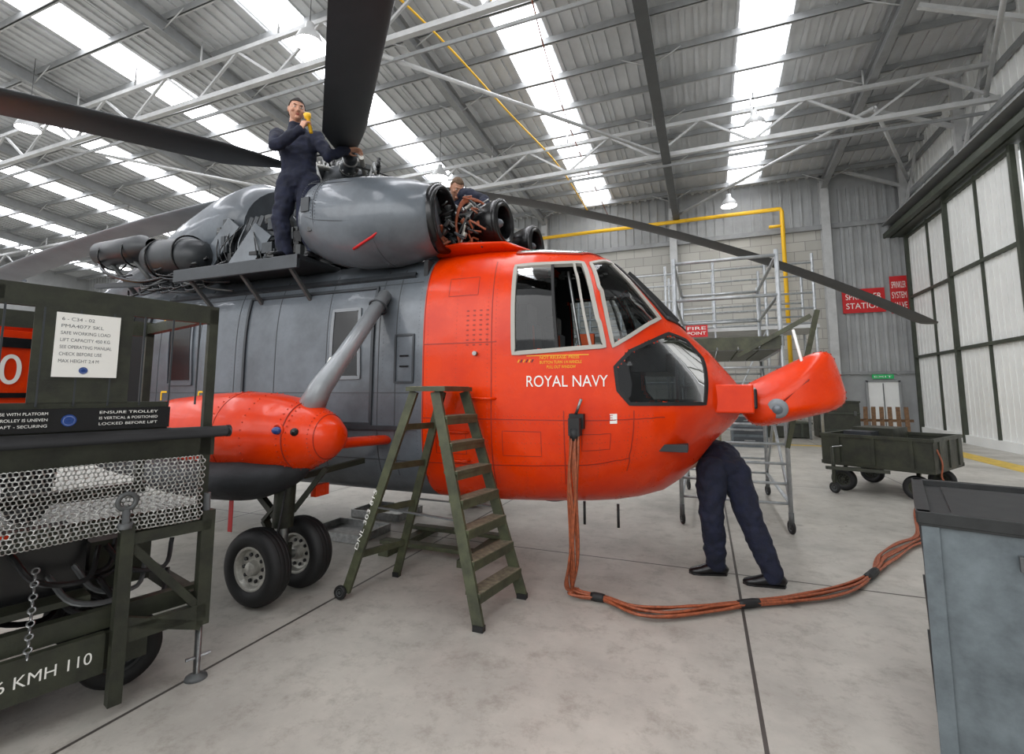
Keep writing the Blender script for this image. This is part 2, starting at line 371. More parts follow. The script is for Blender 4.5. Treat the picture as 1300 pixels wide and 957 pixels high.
WIN={
 "side":[(-1.56,4.02,2.80),(-0.95,4.08,2.80),(-0.76,3.97,2.03),(-1.54,3.91,1.99)],
 "quarter":[(-0.89,4.12,2.80),(-0.74,4.34,2.84),(-0.35,4.30,2.28),(-0.69,3.98,2.03)],
 "front":[(-0.70,4.44,2.85),(-0.66,4.90,2.86),(-.17,4.90,2.25),(-0.30,4.42,2.30)],
 "chin":[(-0.68,3.99,1.86),(-0.56,4.03,1.99),(-0.30,4.30,2.13),(-.14,4.44,2.10),(-0.02,4.46,1.94),(-0.01,4.34,1.56),(-0.57,4.01,1.56),(-0.66,3.99,1.67)],
}
def mirror(P): return [(p[0],2*YC-p[1],p[2]) for p in P]
def basis(P):
    P=[V3(p) for p in P]; c=sum(P,V3())/len(P); n=V3()
    for i in range(len(P)): n+=(P[i]-c).cross(P[(i+1)%len(P)]-c)
    n.normalize(); a=(P[1]-P[0]); a=(a-n*a.dot(n)).normalized(); return c,n,a,n.cross(a)
def inside(B,Q,p):
    c,n,a,b=B; d=p-c
    if abs(d.dot(n))>.22: return False
    x,y=d.dot(a),d.dot(b); r=False
    for i in range(len(Q)):
        x1,y1=Q[i];x2,y2=Q[i-1]
        if (y1>y)!=(y2>y) and x<(x2-x1)*(y-y1)/(y2-y1)+x1: r=not r
    return r
WL=[]
for nm,P in list(WIN.items()):
    for PP in(P,mirror(P)):
        B=basis(PP); WL.append((B,[((V3(p)-B[0]).dot(B[2]),(V3(p)-B[0]).dot(B[3])) for p in PP]))
def hull(nm,sc,xl,mats,fn):
    V,F=loft(sc,xl); keep=[]
    for f in F:
        c=sum((V3(V[i]) for i in f),V3())/len(f)
        if c.x>-1.7 and any(inside(B,Q,c) for B,Q in WL): continue
        keep.append(f)
    me=bpy.data.meshes.new(nm); me.from_pydata(V,[],keep)
    for m in mats: me.materials.append(m)
    for p in me.polygons:
        p.use_smooth=True; p.material_index=fn(p.center)
    ob=bpy.data.objects.new(nm,me); SC.collection.objects.link(ob); ob.parent=HELI
hull("fuselage_skin",0,xs,[RED,GREY],lambda c:0 if c.x>-2.45 else 1)
hull("cockpit_lining",.05,[x for x in xs if -2.6<x<.26],[REDIN],lambda c:0)
g=MB(); g.box((-1.3,YC,1.2),(2.3,1.5,.06),REDIN); g.box((-2.5,YC,2.0),(.05,1.9,1.9),REDIN)
g.box((-.45,YC,1.95),(.3,1.3,.25),BLK2); g.box((-.62,YC,2.0),(.03,1.2,.25),REDIN)
for yy in(4.5,5.4):
    g.box((-1.35,yy,1.62),(.46,.46,.12),GREYD); g.box((-1.6,yy,1.98),(.1,.46,.7),GREYD); g.box((-1.62,yy,2.42),(.1,.28,.2),BLK2); g.box((-1.35,yy,1.4),(.3,.3,.4),STEELD)
    g.path(spl([(-1.0,yy,1.25),(-.95,yy,1.6),(-1.02,yy,1.8)],4),.018,BLACK,6)
    g.bar((-1.53,yy-.1,2.3),(-1.5,yy-.1,1.7),.04,.01,SEAT)
for i in range(14): g.box((-.9-.06*i,YC+random.uniform(-.3,.3),2.88),(.05,.08,.05),random.choice([BLK2,WHITE,STEELD]))
g.box((-.98,4.3,2.1),(.14,.04,.16),SEAT); g.tube((-1.0,4.15,2.0),(-1.12,4.2,2.75),.015,STEEL)
g.obj("cockpit_interior",HELI,.01)
def patch(mb,P,m,off=.006):
    P=[V3(p) for p in P]; tris=tessellate_polygon([P]); vs=[];fs=[]
    def sub(a,b,c,d):
        if d==0:
            o=len(vs); vs.extend([snap(a,off),snap(b,off),snap(c,off)]); fs.append((o,o+1,o+2)); return
        ab,bc,ca=(a+b)/2,(b+c)/2,(c+a)/2
        sub(a,ab,ca,d-1);sub(ab,b,bc,d-1);sub(ca,bc,c,d-1);sub(ab,bc,ca,d-1)
    for t in tris: sub(P[t[0]],P[t[1]],P[t[2]],3)
    mb.add(vs,fs,m,True)
def strip(mb,P,w,m,h=.012,closed=False,step=.04):
    P=[V3(p) for p in P]; P=P+[P[0]] if closed else P; pts=[]
    for i in range(len(P)-1):
        n=max(1,int((P[i+1]-P[i]).length/step))
        for k in range(n): pts.append(P[i].lerp(P[i+1],k/n))
    pts.append(P[-1]); q=[snapn(p) for p in pts]; n=len(q); vs=[]
    for i in range(n):
        if closed and i in(0,n-1): t=q[1][0]-q[n-2][0]
        else: t=q[min(i+1,n-1)][0]-q[max(i-1,0)][0]
        if t.length<1e-6: t=V3((1,0,0))
        t.normalize(); s=t.cross(q[i][1]).normalized()*w/2; l,nn=q[i]
        vs+= [l-s-nn*.02,l-s+nn*h,l+s+nn*h,l+s-nn*.02]
    fs=[]
    for i in range(n-1):
        a=i*4;b=a+4; fs+=[(a,a+1,b+1,b),(a+1,a+2,b+2,b+1),(a+2,a+3,b+3,b+2)]
    mb.add(vs,fs,m,False)
g=MB()
for nm,P in WIN.items():
    for PP in(P,mirror(P)):
        if nm=="side":
            a,b,c,d=[V3(p) for p in PP]; patch(g,[a,a.lerp(b,.55),d.lerp(c,.5),d],GLASS,.0)
        else: patch(g,PP,GLASS,0)
g.obj("window_glass",HELI,merge=.003)
g=MB()
for PP in(WIN["side"],mirror(WIN["side"])):
    strip(g,PP,.036,FRAME,.018,True); a,b,c,d=[V3(p) for p in PP]
    strip(g,[a.lerp(b,.55),d.lerp(c,.5)],.025,BLACK,.015); strip(g,[a.lerp(b,.86),d.lerp(c,.86)],.022,FRAME,.018)
for PP in(WIN["quarter"],mirror(WIN["quarter"])): strip(g,PP,.032,FRAME,.016,True)
for PP in(WIN["front"],mirror(WIN["front"])): strip(g,PP,.06,BLACK,.014,True)
for PP in(WIN["chin"],mirror(WIN["chin"])): strip(g,PP,.03,BLACK,.008,True)
strip(g,[(-.62,4.6,2.8),(-.2,4.62,2.3)],.02,BLACK,.04)
g.obj("window_frames",HELI)
SEAM=mat("panel_seam_red",(150,32,4),.5); SEAMG=mat("panel_seam_grey",(62,65,68),.5)
RIVR=mat("rivet_red",(186,46,4),.4); RIVG=mat("rivet_grey",(80,84,88),.4)
GRNW=mat("roof_tint_panel",(104,132,120),.15)
g=MB()
ys=3.9
def vline(x,z0,z1,m): strip(g,[(x,ys,z0),(x,ys,z1)],.008,m,.003)
def hline(x0,x1,z,m,w=.008): strip(g,[(x0,ys,z),(x1,ys,z)],w,m,.003)
for x in(-2.44,-1.75): vline(x,.7,3.0,SEAM)
vline(-1.1,.7,1.5,SEAM); vline(-.5,.8,1.5,SEAM); hline(-2.44,-.2,1.42,SEAM); hline(-2.44,-.5,1.0,SEAM); hline(-2.44,-1.7,2.1,SEAM)
for x in(-2.75,-2.95,-3.6,-4.3,-4.9,-5.5,-6.2,-6.9): vline(x,.8,3.0,SEAMG)
for z in(1.3,2.75,1.0,1.65): hline(-7,-2.5,z,SEAMG)
strip(g,[(-4.75,ys,2.72),(-3.02,ys,2.72),(-3.02,ys,1.35),(-4.75,ys,1.35)],.03,GREYD,.02,True)
strip(g,[(-6.2,ys,2.85),(-2.6,ys,2.85)],.05,GREYD,.035); strip(g,[(-6.2,ys,1.32),(-2.6,ys,1.32)],.04,GREYD,.03)
patch(g,[(-3.53,ys,2.49),(-3.2,ys,2.49),(-3.17,ys,1.80),(-3.53,ys,1.80)],BLK2,.01); strip(g,[(-3.53,ys,2.49),(-3.2,ys,2.49),(-3.17,ys,1.80),(-3.53,ys,1.80)],.035,GREYL,.016,True)
patch(g,[(-6.02,ys,2.45),(-5.68,ys,2.45),(-5.62,ys,1.8),(-5.98,ys,1.8)],BLK2,.01); strip(g,[(-6.05,ys,2.5),(-5.64,ys,2.5),(-5.58,ys,1.75),(-6.0,ys,1.75)],.03,GREY,.02,True)
for (x,z) in[(-6.18,2.62),(-5.5,2.62),(-5.45,1.66),(-6.1,1.66)]:
    strip(g,[(x,ys,z),(x+.1,ys,z)],.02,YEL,.006); strip(g,[(x,ys,z),(x,ys,z-.1)],.02,YEL,.006)
strip(g,[(-2.75,ys,2.2),(-2.55,ys,2.2),(-2.55,ys,1.75),(-2.75,ys,1.75)],.02,GREYD,.015,True)
for z in(2.0,1.9): strip(g,[(-2.7,ys,z),(-2.6,ys,z)],.015,BLK2,.01)
patch(g,[(-8.0,ys,2.85),(-6.45,ys,2.85),(-6.45,ys,1.3),(-8.0,ys,1.3)],SHADEIN,.012); strip(g,[(-8.0,ys,2.85),(-6.45,ys,2.85),(-6.45,ys,1.3),(-8.0,ys,1.3)],.05,GREYD,.03,True)  # flat dark patch on the skin paints the shade inside the open cargo door
for x in(-7.6,-7.2,-6.8): strip(g,[(x,ys,1.35),(x,ys,2.8)],.03,GREYD,.02)
def T(s,x,z,w,h,m,y=3.9): text(g,s,(x,y,z),(1,0,0),(0,0,1),w,m,h=h,snapf=lambda p:snap(p,.006))
T("ROYAL NAVY",-1.42,1.70,.70,.095,WHITE)
T("NOT RELEASE: PRESS",-1.30,1.935,.34,.025,YEL); T("BUTTON TURN 1/4 HANDLE",-1.30,1.895,.36,.025,YEL); T("PULL OUT WINDOW",-1.24,1.855,.25,.025,YEL)
strip(g,[(-1.42,3.9,1.965),(-.88,3.9,1.965)],.006,YEL,.004)
for i in range(4):
    for j in range(8): strip(g,[(-2.0+.065*i,ys,2.08+.045*j),(-1.975+.065*i,ys,2.08+.045*j)],.012,SEAM,.002)
for i in range(6): strip(g,[(-1.5+i*.025,3.9,1.91),(-1.485+i*.025,3.9,1.935)],.008,BLK2 if i%2 else YEL,.004)
patch(g,[(-.73,3.98,1.40),(-.67,3.98,1.40),(-.67,3.98,1.48),(-.73,3.98,1.48)],WHITE,.003); T("E",-.715,1.42,.03,.045,SIGNR)
patch(g,[(-1.6,4.15,2.98),(-.98,4.18,2.96),(-.86,4.7,2.97),(-1.6,4.7,3.03)],GRNW,.008); strip(g,[(-1.6,4.15,2.98),(-.98,4.18,2.96),(-.86,4.7,2.97),(-1.6,4.7,3.03)],.03,SEAM,.012,True)
patch(g,[(-1.6,5.2,3.0),(-.86,5.2,3.0),(-.98,5.72,2.96),(-1.6,5.75,2.98)],GRNW,.008)
for x0,x1,z0,z1 in[(-2.2,-1.9,2.55,2.75),(-1.65,-1.3,1.1,1.32),(-.95,-.7,1.15,1.3),(-2.3,-2.0,1.1,1.3)]:
    strip(g,[(x0,ys,z0),(x1,ys,z0),(x1,ys,z1),(x0,ys,z1)],.006,SEAM,.002,True)
def rivets(p0,p1,m,st=.04,r=.0055):
    p0=V3(p0);p1=V3(p1);n=int((p1-p0).length/st)
    for i in range(n):
        l,nn=snapn(p0.lerp(p1,i/n)); d,a,b=frame(nn)
        vs=[l+a*r*math.cos(t*math.pi/3)+b*r*math.sin(t*math.pi/3) for t in range(6)]+[l+nn*.003]
        g.add(vs,[(k,(k+1)%6,6) for k in range(6)],m,True)
for x in(-2.4,-1.79,-1.71,-2.1): rivets((x,ys,.75),(x,ys,2.95),RIVR)
for z in(1.39,1.45,1.03,.97,1.22): rivets((-2.4,ys,z),(-.3,ys,z),RIVR)
for x in(-1.14,-1.06,-.54,-.46,-.8,-1.45): rivets((x,ys,.8),(x,ys,1.5),RIVR)
for x in(-2.5,-2.72,-2.9,-3.0,-3.57,-3.63,-4.85,-4.95,-5.45,-5.55,-6.25): rivets((x,ys,.8),(x,ys,2.9),RIVG)
for z in(2.78,2.9,1.26,1.62): rivets((-6.4,ys,z),(-2.5,ys,z),RIVG)
g.obj("markings_and_panels",HELI)
g=MB()
g.box((-.98,3.89,1.42),(.12,.06,.12),BLACK); g.box((-.98,3.83,1.38),(.09,.1,.14),BLACK); g.tube((-.98,3.86,1.48),(-.93,3.84,1.6),.012,STEEL)
for x in(-1.05,-.75): g.tube((x,4.4,.68),(x,4.4,.48),.012,BLACK)
g.lathe((-1.5,4.95,.65),(0,0,-1),[(0,.28),(.06,.24),(.1,.1),(.11,0)],GREYD)
g.tube((-1.9,3.93,2.0),(-1.9,3.86,2.0),.02,STEEL); g.path([(-1.95,3.92,1.6),(-1.9,3.85,1.6),(-1.75,3.85,1.6),(-1.7,3.92,1.6)],.012,RED,8)
for z in(1.05,1.3): g.path([(-2.15,3.97,z),(-2.15,3.88,z),(-1.98,3.88,z),(-1.98,3.97,z)],.012,RED,8)
g.obj("external_fittings",HELI)
g=MB(); g.box((.22,4.70,1.60),(.30,.5,.24),RED); g.box((.33,4.70,1.6),(.14,.4,.17),BLK2)
g.tube((.3,4.6,1.66),(.5,4.72,1.68),.025,STEEL); g.tube((.3,4.6,1.54),(.5,4.72,1.5),.025,STEEL)
g.obj("nose_box",HELI,.015)
R=Matrix.Rotation(math.radians(-22),3,'Y')
def rshape(t,sc):
    c,s=math.cos(t),math.sin(t); e=.42
    x=copysign(abs(c)**e,c); z=copysign(abs(s)**e,s)
    return V3((x*.42*(1+.10*z)*sc,0,z*(.155+.085*(x+1)/2+.03)*sc))
def shell(mb,c,dep,m,R,n=56,k=14):
    c=V3(c); ap=V3((-.16,0,-.06))
    for sc in(1.0,.92):
        vs=[]
        for i in range(k+1):
            u=i/k; ph=math.pi/2*u; f=math.cos(ph)**.8 if i<k else 0
            for j in range(n):
                p=rshape(2*math.pi*j/n,sc); q=ap.lerp(p,f); vs.append(c+R@V3((q.x,-dep*sc*math.sin(ph),q.z)))
        mb.add(vs,[(i*n+j,i*n+(j+1)%n,(i+1)*n+(j+1)%n,(i+1)*n+j) for i in range(k) for j in range(n)],m,True)
    vs=[]
    for sc in(1.0,.92):
        for j in range(n): vs.append(c+R@rshape(2*math.pi*j/n,sc))
    mb.add(vs,[(j,(j+1)%n,n+(j+1)%n,n+j) for j in range(n)],m)
g=MB(); RC=V3((.67,4.82,1.64)); shell(g,RC,.26,RED,R)
for k in range(28):
    p=RC+R@(rshape(k/28*6.283,.99)+V3((0,-.03,0))); g.ell(p,(.009,.009,.009),SEAM,nu=6,nv=4)
g.lathe((.55,4.585,1.52),(-.12,-1,-.3),[(0,.085),(.02,.08),(.03,.05),(.032,0)],GREYL,24)
g.lathe((.55,4.585,1.52),(-.12,-1,-.3),[(0.03,.04),(.04,.035),(.045,0)],GREY,20)
g.path([RC+R@V3((-.1,-.26,-.03)),RC+R@V3((.15,-.23,.06)),RC+R@V3((.38,-.06,.2))],.008,SEAM,6)
g.tube((.74,4.85,2.2),(.78,4.66,1.80),.012,WHITE)
g.obj("radome",HELI)
g=MB(); SC0=(-2.70,3.12,1.3)
g.lathe(SC0,(-1,0,0),[(0,0),(.0,.06),(.03,.11),(.1,.165),(.2,.22),(.32,.27),(.34,.279),(.35,.279),(.5,.315),(.7,.345),(1.0,.36),(1.4,.345),(1.9,.30),(2.5,.21),(3.0,.09),(3.2,0)],RED,48)
g.torus((-3.04,3.12,1.3),(1,0,0),.279,.006,SEAM,48,6); g.torus((-2.82,3.12,1.3),(1,0,0),.177,.004,SEAM,40,6); g.torus((-3.7,3.12,1.3),(1,0,0),.36,.004,SEAM,48,6)
for k in range(36):
    t=k/36*6.283
    for x,r in((-3.01,.272),(-2.86,.20),(-3.4,.347),(-3.08,.29),(-3.74,.361)): g.ell((x,3.12+r*math.cos(t),1.3+r*math.sin(t)),(.006,.006,.006),RIVR,nu=6,nv=4)
g.ell((-3.08,2.84,1.36),(.045,.035,.03),BEACON); g.torus((-3.08,2.85,1.36),(0,1,0),.045,.012,RED)
g.lathe((-2.96,2.9,1.35),(.6,-.8,0),[(0,.03),(.03,.03),(.035,.0)],BLK2,20)
g.path(spl([(-2.95,3.12,1.22),(-2.88,3.5,1.22),(-2.86,4.0,1.2)],4),.075,RED,14,flat=.6)
g.obj("sponson",HELI)
g=MB(); P=spl([(-3.0,3.1,1.06),(-3.35,3.03,.97),(-3.9,3.0,.94),(-4.6,3.05,.97),(-5.3,3.1,1.1)],6)
rr=[float(np.interp(i/24,[0,.1,.3,.7,1],[.05,.2,.35,.33,.05])) for i in range(25)]
g.path(P,rr,BAG,20,flat=.5,side=(0,1,0)); g.ell((-5.0,3.3,1.0),(1.2,.2,.2),BAG,e=2.5)
g.obj("sponson_cover",HELI)
STRUT=mat("strut_pale_grey",(150,154,157),.3,.1,.1,3,coat=.3)
g=MB(); g.path([(-3.06,3.14,1.5),(-3.0,3.2,1.70),(-2.94,3.38,1.96),(-2.9,3.9,2.6)],[.15,.125,.1,.09],STRUT,20,flat=.75)
g.box((-2.96,3.27,1.90),(.1,.02,.12),WHITE,Matrix.Rotation(-.6,3,'X')); g.torus((-2.9,3.8,2.47),(0,.6,.7),.088,.01,GREYD,24,6)
g.obj("sponson_strut",HELI)
def wheel(mb,c,ax,r,w,hub=CHR):
    h=w/2
    mb.lathe(c,ax,[(-h*.75,r*.56),(-h*.95,r*.62),(-h,r*.8),(-h*.8,r*.93),(-h*.45,r*.985),(-h*.4,r*.975),(-h*.3,r*.99),(-h*.06,r),(0,r*.985),(h*.06,r),(h*.3,r*.99),(h*.4,r*.975),(h*.45,r*.985),(h*.8,r*.93),(h,r*.8),(h*.95,r*.62),(h*.75,r*.56)],BLACK,48)
    mb.lathe(c,ax,[(-h*.3,0),(-h*.3,r*.2),(-h*.35,r*.45),(-h*.75,r*.5),(-h*.78,r*.57),(-h*.3,r*.57),(h*.3,r*.57),(h*.78,r*.57),(h*.75,r*.5),(h*.35,r*.45),(h*.3,r*.2),(h*.3,0)],hub,32)
    d,a,b=frame(ax)
    for s in(-1,1):
        mb.lathe(V3(c)+d*s*h*.3,d*s,[(0,r*.2),(h*.5,r*.17),(h*.55,0)],hub,20)
        for k in range(10):
            t=k/10*6.283; q=V3(c)+(a*math.cos(t)+b*math.sin(t))*r*.34+d*s*h*.35; mb.tube(q-d*s*.01,q+d*s*.012,r*.05,BLK2,n=8)
for side in(1,-1):
    Y=lambda y: y if side==1 else 2*YC-y
    g=MB()
    wheel(g,(-3.32,Y(2.94),.295),(0,1,0),.295,.19); wheel(g,(-3.30,Y(3.36),.295),(0,1,0),.295,.19)
    g.tube((-3.31,Y(2.88),.295),(-3.31,Y(3.42),.295),.035,STEEL)
    g.path([(-3.31,Y(3.15),.25),(-3.30,Y(3.15),.62)],.05,STEEL,14); g.tube((-3.3,Y(3.15),.55),(-3.28,Y(3.15),1.1),.085,OLIVE)
    g.tube((-3.3,Y(3.15),.3),(-3.3,Y(3.15),.4),.08,OLIVE)
    g.bar((-3.36,Y(3.15),.4),(-3.5,Y(3.15),.58),.07,.03,OLIVE); g.bar((-3.5,Y(3.15),.58),(-3.36,Y(3.15),.72),.07,.03,OLIVE)
    g.bar((-3.35,Y(3.15),.6),(-3.85,Y(3.15),1.0),.05,.05,OLIVE); g.bar((-3.25,Y(3.2),.66),(-3.0,Y(3.3),1.02),.04,.04,OLIVE)
    g.path(spl([(-3.25,Y(3.0),.35),(-3.18,Y(3.0),.6),(-3.22,Y(3.1),.95)],5),.01,BLACK,6)
    g.box((-3.2,Y(3.45),.8),(.06,.16,.1),RED); g.bar((-3.72,Y(3.0),.98),(-3.72,Y(3.0),.5),.006,.05,SIGNR)
    g.bar((-3.2,Y(3.25),.95),(-3.1,Y(3.9),1.0),.05,.05,OLIVE)
    g.obj("main_gear" if side==1 else "main_gear_port",HELI,.004)
g=MB()
g.lathe((-2.5,2*YC-3.12,1.3),(-1,0,0),[(0,0),(.04,.16),(.3,.31),(.8,.352),(1.9,.3),(2.6,.21),(3.4,0)],RED,32)
g.tube((-2.9,2*YC-3.3,1.6),(-2.9,2*YC-3.95,2.6),.08,GREY); g.tube((-2.8,2*YC-3.2,1.2),(-2.8,2*YC-4,1.2),.07,RED)
g.add([(-14.6,YC-.08,2.7),(-16.2,YC-.08,2.6),(-17.0,YC-.06,4.9),(-16.0,YC-.06,4.9),(-14.6,YC+.08,2.7),(-16.2,YC+.08,2.6),(-17.0,YC+.06,4.9),(-16.0,YC+.06,4.9)],[(0,1,2,3),(4,7,6,5),(0,3,7,4),(1,5,6,2),(3,2,6,7),(0,4,5,1)],GREY)
g.box((-16.4,YC+.9,4.5),(.7,1.7,.06),GREY)
wheel(g,(-11.2,YC,.22),(0,1,0),.22,.15); g.tube((-11.2,YC,.22),(-10.9,YC,1.6),.05,STEEL)
g.obj("tail_and_port_sponson",HELI)
g=MB(); g.tube((-16.5,YC-.1,4.6),(-16.5,YC-.45,4.6),.08,STEEL)
for k in range(6):
    t=k*math.pi/3+.2; d=V3((math.cos(t),0,math.sin(t))); g.bar(V3((-16.5,YC-.4,4.6)),V3((-16.5,YC-.4,4.6))+d*1.5,.03,.18,BLADE,up=d.cross(V3((0,1,0))))
g.obj("tail_rotor",HELI)
g=MB()
g.path([(-9.3,YC,3.0),(-8.2,YC,3.15),(-7.2,YC,3.35),(-6.5,YC,3.6),(-5.9,YC,3.82),(-5.5,YC,3.92),(-5.3,YC,3.85)],[.3,.55,.72,.78,.78,.76,.72],GREY,32,flat=[.15,.35,.5,.62,.66,.62,.56],side=(0,1,0))
g.box((-4.5,YC+.1,3.4),(1.6,1.3,.6),GREYD); g.box((-3.2,YC+.55,3.35),(1.5,.75,.5),GREYD)
g.lathe((-4.2,5.75,3.45),(1,0,0),[(0,.3),(.3,.36),(.9,.36),(1.1,.3)],GREY,32)
g.box((-4.75,YC-.62,3.3),(1.9,.2,.4),BLK2)
for i in range(44):
    x=random.uniform(-5.7,-3.7);z=random.uniform(3.15,3.8); g.box((x,4.18+random.uniform(-.06,.05),z),(random.uniform(.05,.2),.1,random.uniform(.04,.16)),random.choice([GREYD,STEELD,BLK2,GREYD]))
for i in range(14):
    x=random.uniform(-5.6,-3.8); g.path(spl([(x,4.15,3.15),(x+random.uniform(-.1,.1),4.07,3.4),(x+random.uniform(-.3,.3),4.14,3.7)],5),.008,random.choice([BLK2,STEELD,GREYL]),6)
for k in range(6): g.bar((-5.7+.09*k,4.2,3.2),(-5.5+.09*k,4.28,3.85),.02,.05,GREYD)
g.bar((-5.85,4.08,3.12),(-5.35,4.13,3.75),.03,.22,GREY); g.bar((-5.2,4.08,3.12),(-4.85,4.13,3.6),.03,.3,GREY)
g.obj("gearbox_fairing",HELI,.008)
g=MB()
g.lathe((-7.75,4.0,3.56),(1,0,0),[(0,0),(0,.13),(.04,.17),(.9,.17),(1.0,.12),(1.1,.1)],HOIST,28)
g.lathe((-6.72,4.02,3.38),(1,-.02,-.06),[(0,.1),(.1,.2),(.3,.25),(.8,.25),(1.0,.2),(1.08,.1),(1.1,0)],HOIST,28)
for x in(-7.5,-7.0,-6.4,-5.9): g.torus((x,4.0,3.5 if x<-6.8 else 3.35),(1,0,0),.18 if x<-6.8 else .25,.012,BLK2,28,6); g.tube((x,4.0,3.4),(x+.1,4.3,3.0),.03,STEELD)
g.path(spl([(-7.6,3.9,3.4),(-7.2,3.8,3.2),(-6.6,3.85,3.05),(-6.0,3.9,3.12),(-5.6,4.0,3.3)],6),.025,BLK2,8)
for k in range(22):
    a=V3((random.uniform(-7.6,-5.5),3.9,random.uniform(2.95,3.3))); g.path(spl([a,a+V3((.2,-.08,-.1)),a+V3((.5,0,-.05+random.uniform(-.1,.1)))],5),.013,random.choice([BLK2,HOIST,STEELD]),6)
g.bar((-7.7,3.95,3.1),(-5.7,3.95,3.0),.06,.06,HOIST)
g.obj("rescue_hoist",HELI)
g=MB(); g.box((-4.68,3.92,3.02),(1.85,.62,.05),GREYD); g.box((-4.68,3.62,2.97),(1.85,.04,.14),GREYD)
for i in range(8): g.box((-5.5+i*.22,3.92,3.05),(.14,.5,.012),STEELD)
for x in(-5.4,-4.6,-3.9): g.bar((x,3.66,2.93),(x,3.98,2.62),.04,.04,STEELD)
g.obj("work_platform",HELI,.006)
CP=[(-3.68,3.86,3.50),(-3.65,3.86,3.495),(-3.58,3.86,3.46),(-3.40,3.87,3.40),(-3.1,3.89,3.355),(-2.8,3.93,3.34),(-2.6,3.98,3.345),(-2.46,4.02,3.35),(-2.40,4.04,3.355)]
CRr=[.30,.345,.385,.425,.45,.435,.40,.355,.32]
CZ=[.335,.365,.40,.44,.46,.44,.40,.35,.32]
g=MB(); g.path(CP,CRr,GREY,56,flat=CZ,side=(0,1,0))
def cpt(u,ang,e=0):
    f=u*(len(CP)-1); i=min(int(f),len(CP)-2); t=f-i
    c=V3(CP[i]).lerp(V3(CP[i+1]),t); ra=CRr[i]*(1-t)+CRr[i+1]*t+e; rb=CZ[i]*(1-t)+CZ[i+1]*t+e
    return c+V3((0,-math.cos(ang)*ra,math.sin(ang)*rb))
for u in(.35,.62,.86): g.path([cpt(u,a,.001) for a in np.linspace(-1.6,1.9,40)],.0035,SEAMG,6)
g.path([cpt(u,-.25,.001) for u in np.linspace(.12,.86,20)],.0035,SEAMG,6); g.path([cpt(u,.75,.001) for u in np.linspace(.12,.86,20)],.0035,SEAMG,6)
for u in(.33,.37,.60,.64,.84,.14):
    for a in np.linspace(-1.5,1.8,44): g.ell(cpt(u,a),(.005,.005,.005),RIVG,nu=6,nv=4)
g.path([cpt(.52+.38*t,-.85+.95*t,.003) for t in np.linspace(0,1,16)],.013,SIGNR,6)
g.box(cpt(.28,.05,.004),(.10,.02,.14),GREYD); g.box(cpt(.3,-.5,.004),(.05,.02,.05),BLK2)
MO=V3((-2.40,4.04,3.355)); MA=(1,.12,.02)
g.lathe(MO,MA,[(-.02,.325),(.02,.342),(.07,.342),(.10,.32),(.10,.30),(.07,.275),(-.1,.25),(-.3,.2),(-.3,0)],BLK2,48)
g.lathe(MO+V3((-.28,0,0)),MA,[(0,.12),(.12,.11),(.22,.06),(.26,0)],STEELD,24)
g.bar((-3.4,3.95,3.0),(-3.4,4.25,3.02),.05,.05,STEELD); g.bar((-2.8,4.1,2.98),(-2.8,4.3,3.02),.08,.05,STEELD)
g.path(spl([(-3.6,3.9,3.15),(-3.62,4.0,3.05),(-3.5,4.1,3.0)],4),.02,STEELD,8)
g.obj("engine_cowl",HELI)
g=MB()
for cy,cx,r in((4.42,-1.90,.215),(4.80,-2.15,.17),(5.3,-1.85,.22)):
    c=V3((cx,cy,3.38))
    g.lathe(c,(1,-.05,0),[(-.6,.15),(-.25,.17),(-.1,r),(0,r+.02),(.05,r+.01),(.08,r-.02),(.06,r-.05),(-.05,r-.06),(-.15,r-.07),(-.15,0)],BLK2,40)
    g.torus(c+V3((.04,0,0)),(1,-.05,0),r,.028,BLK2,40,10); g.lathe(c+V3((-.15,0,0)),(1,0,0),[(0,.08),(.1,.075),(.18,.035),(.2,0)],GREY,20)
    g.torus(c+V3((.05,0,0)),(1,-.05,0),r+.015,.006,STEEL,40,6)
    for k in range(10):
        t=k/10*6.283; g.tube(c+V3((-.1,.08*math.cos(t),.08*math.sin(t))),c+V3((-.1,(r-.06)*math.cos(t),(r-.06)*math.sin(t))),.008,STEEL,n=5)
for k in range(80):
    x=random.uniform(-2.5,-2.02);y=random.choice([4.2,4.28,4.4]);z=random.uniform(3.12,3.58)
    p=V3((x,y+random.uniform(-.05,.05),z)); m=random.choice([STEEL,STEELD,BLK2,ORC,CHR,GREYD])
    if random.random()<.5: g.path(spl([p,p+V3((random.uniform(-.1,.1),-.05,random.uniform(-.1,.1))),p+V3((random.uniform(-.15,.15),0,random.uniform(-.15,.12)))],5),.01,m,6)
    else: g.tube(p,p+V3((random.uniform(-.1,.1),random.uniform(-.05,.05),.05)),random.uniform(.015,.04),m,n=10)
for k in range(3): g.path(spl([(-2.25,4.25+.03*k,3.1),(-2.28,4.2,3.35),(-2.2,4.2,3.55+.02*k),(-2.05,4.3,3.58),(-1.98,4.4,3.45)],6),.013,ORC,6)
g.path([(-2.5,YC,3.08),(-2.2,YC,3.1),(-1.75,YC,3.08),(-1.5,YC,3.02)],[.85,.85,.8,.6],RED,32,flat=[.1,.1,.08,.03],side=(0,1,0)); g.box((-2.6,4.75,3.3),(.5,.6,.25),GREYD)
g.obj("engine_intakes",HELI,.003)
HUB=V3((-4.35,4.95,4.47))
g=MB(); g.tube((-4.35,4.95,3.5),(-4.35,4.95,4.4),.13,STEELD,n=20); g.lathe(HUB,(0,0,1),[(-.2,.0),(-.2,.26),(-.12,.34),(.02,.34),(.08,.28),(.14,.16),(.22,.14),(.23,0)],GREYD,28)
g.lathe(HUB-V3((0,0,.42)),(0,0,1),[(-.05,.0),(-.05,.3),(.05,.3),(.05,0)],STEELD,28)
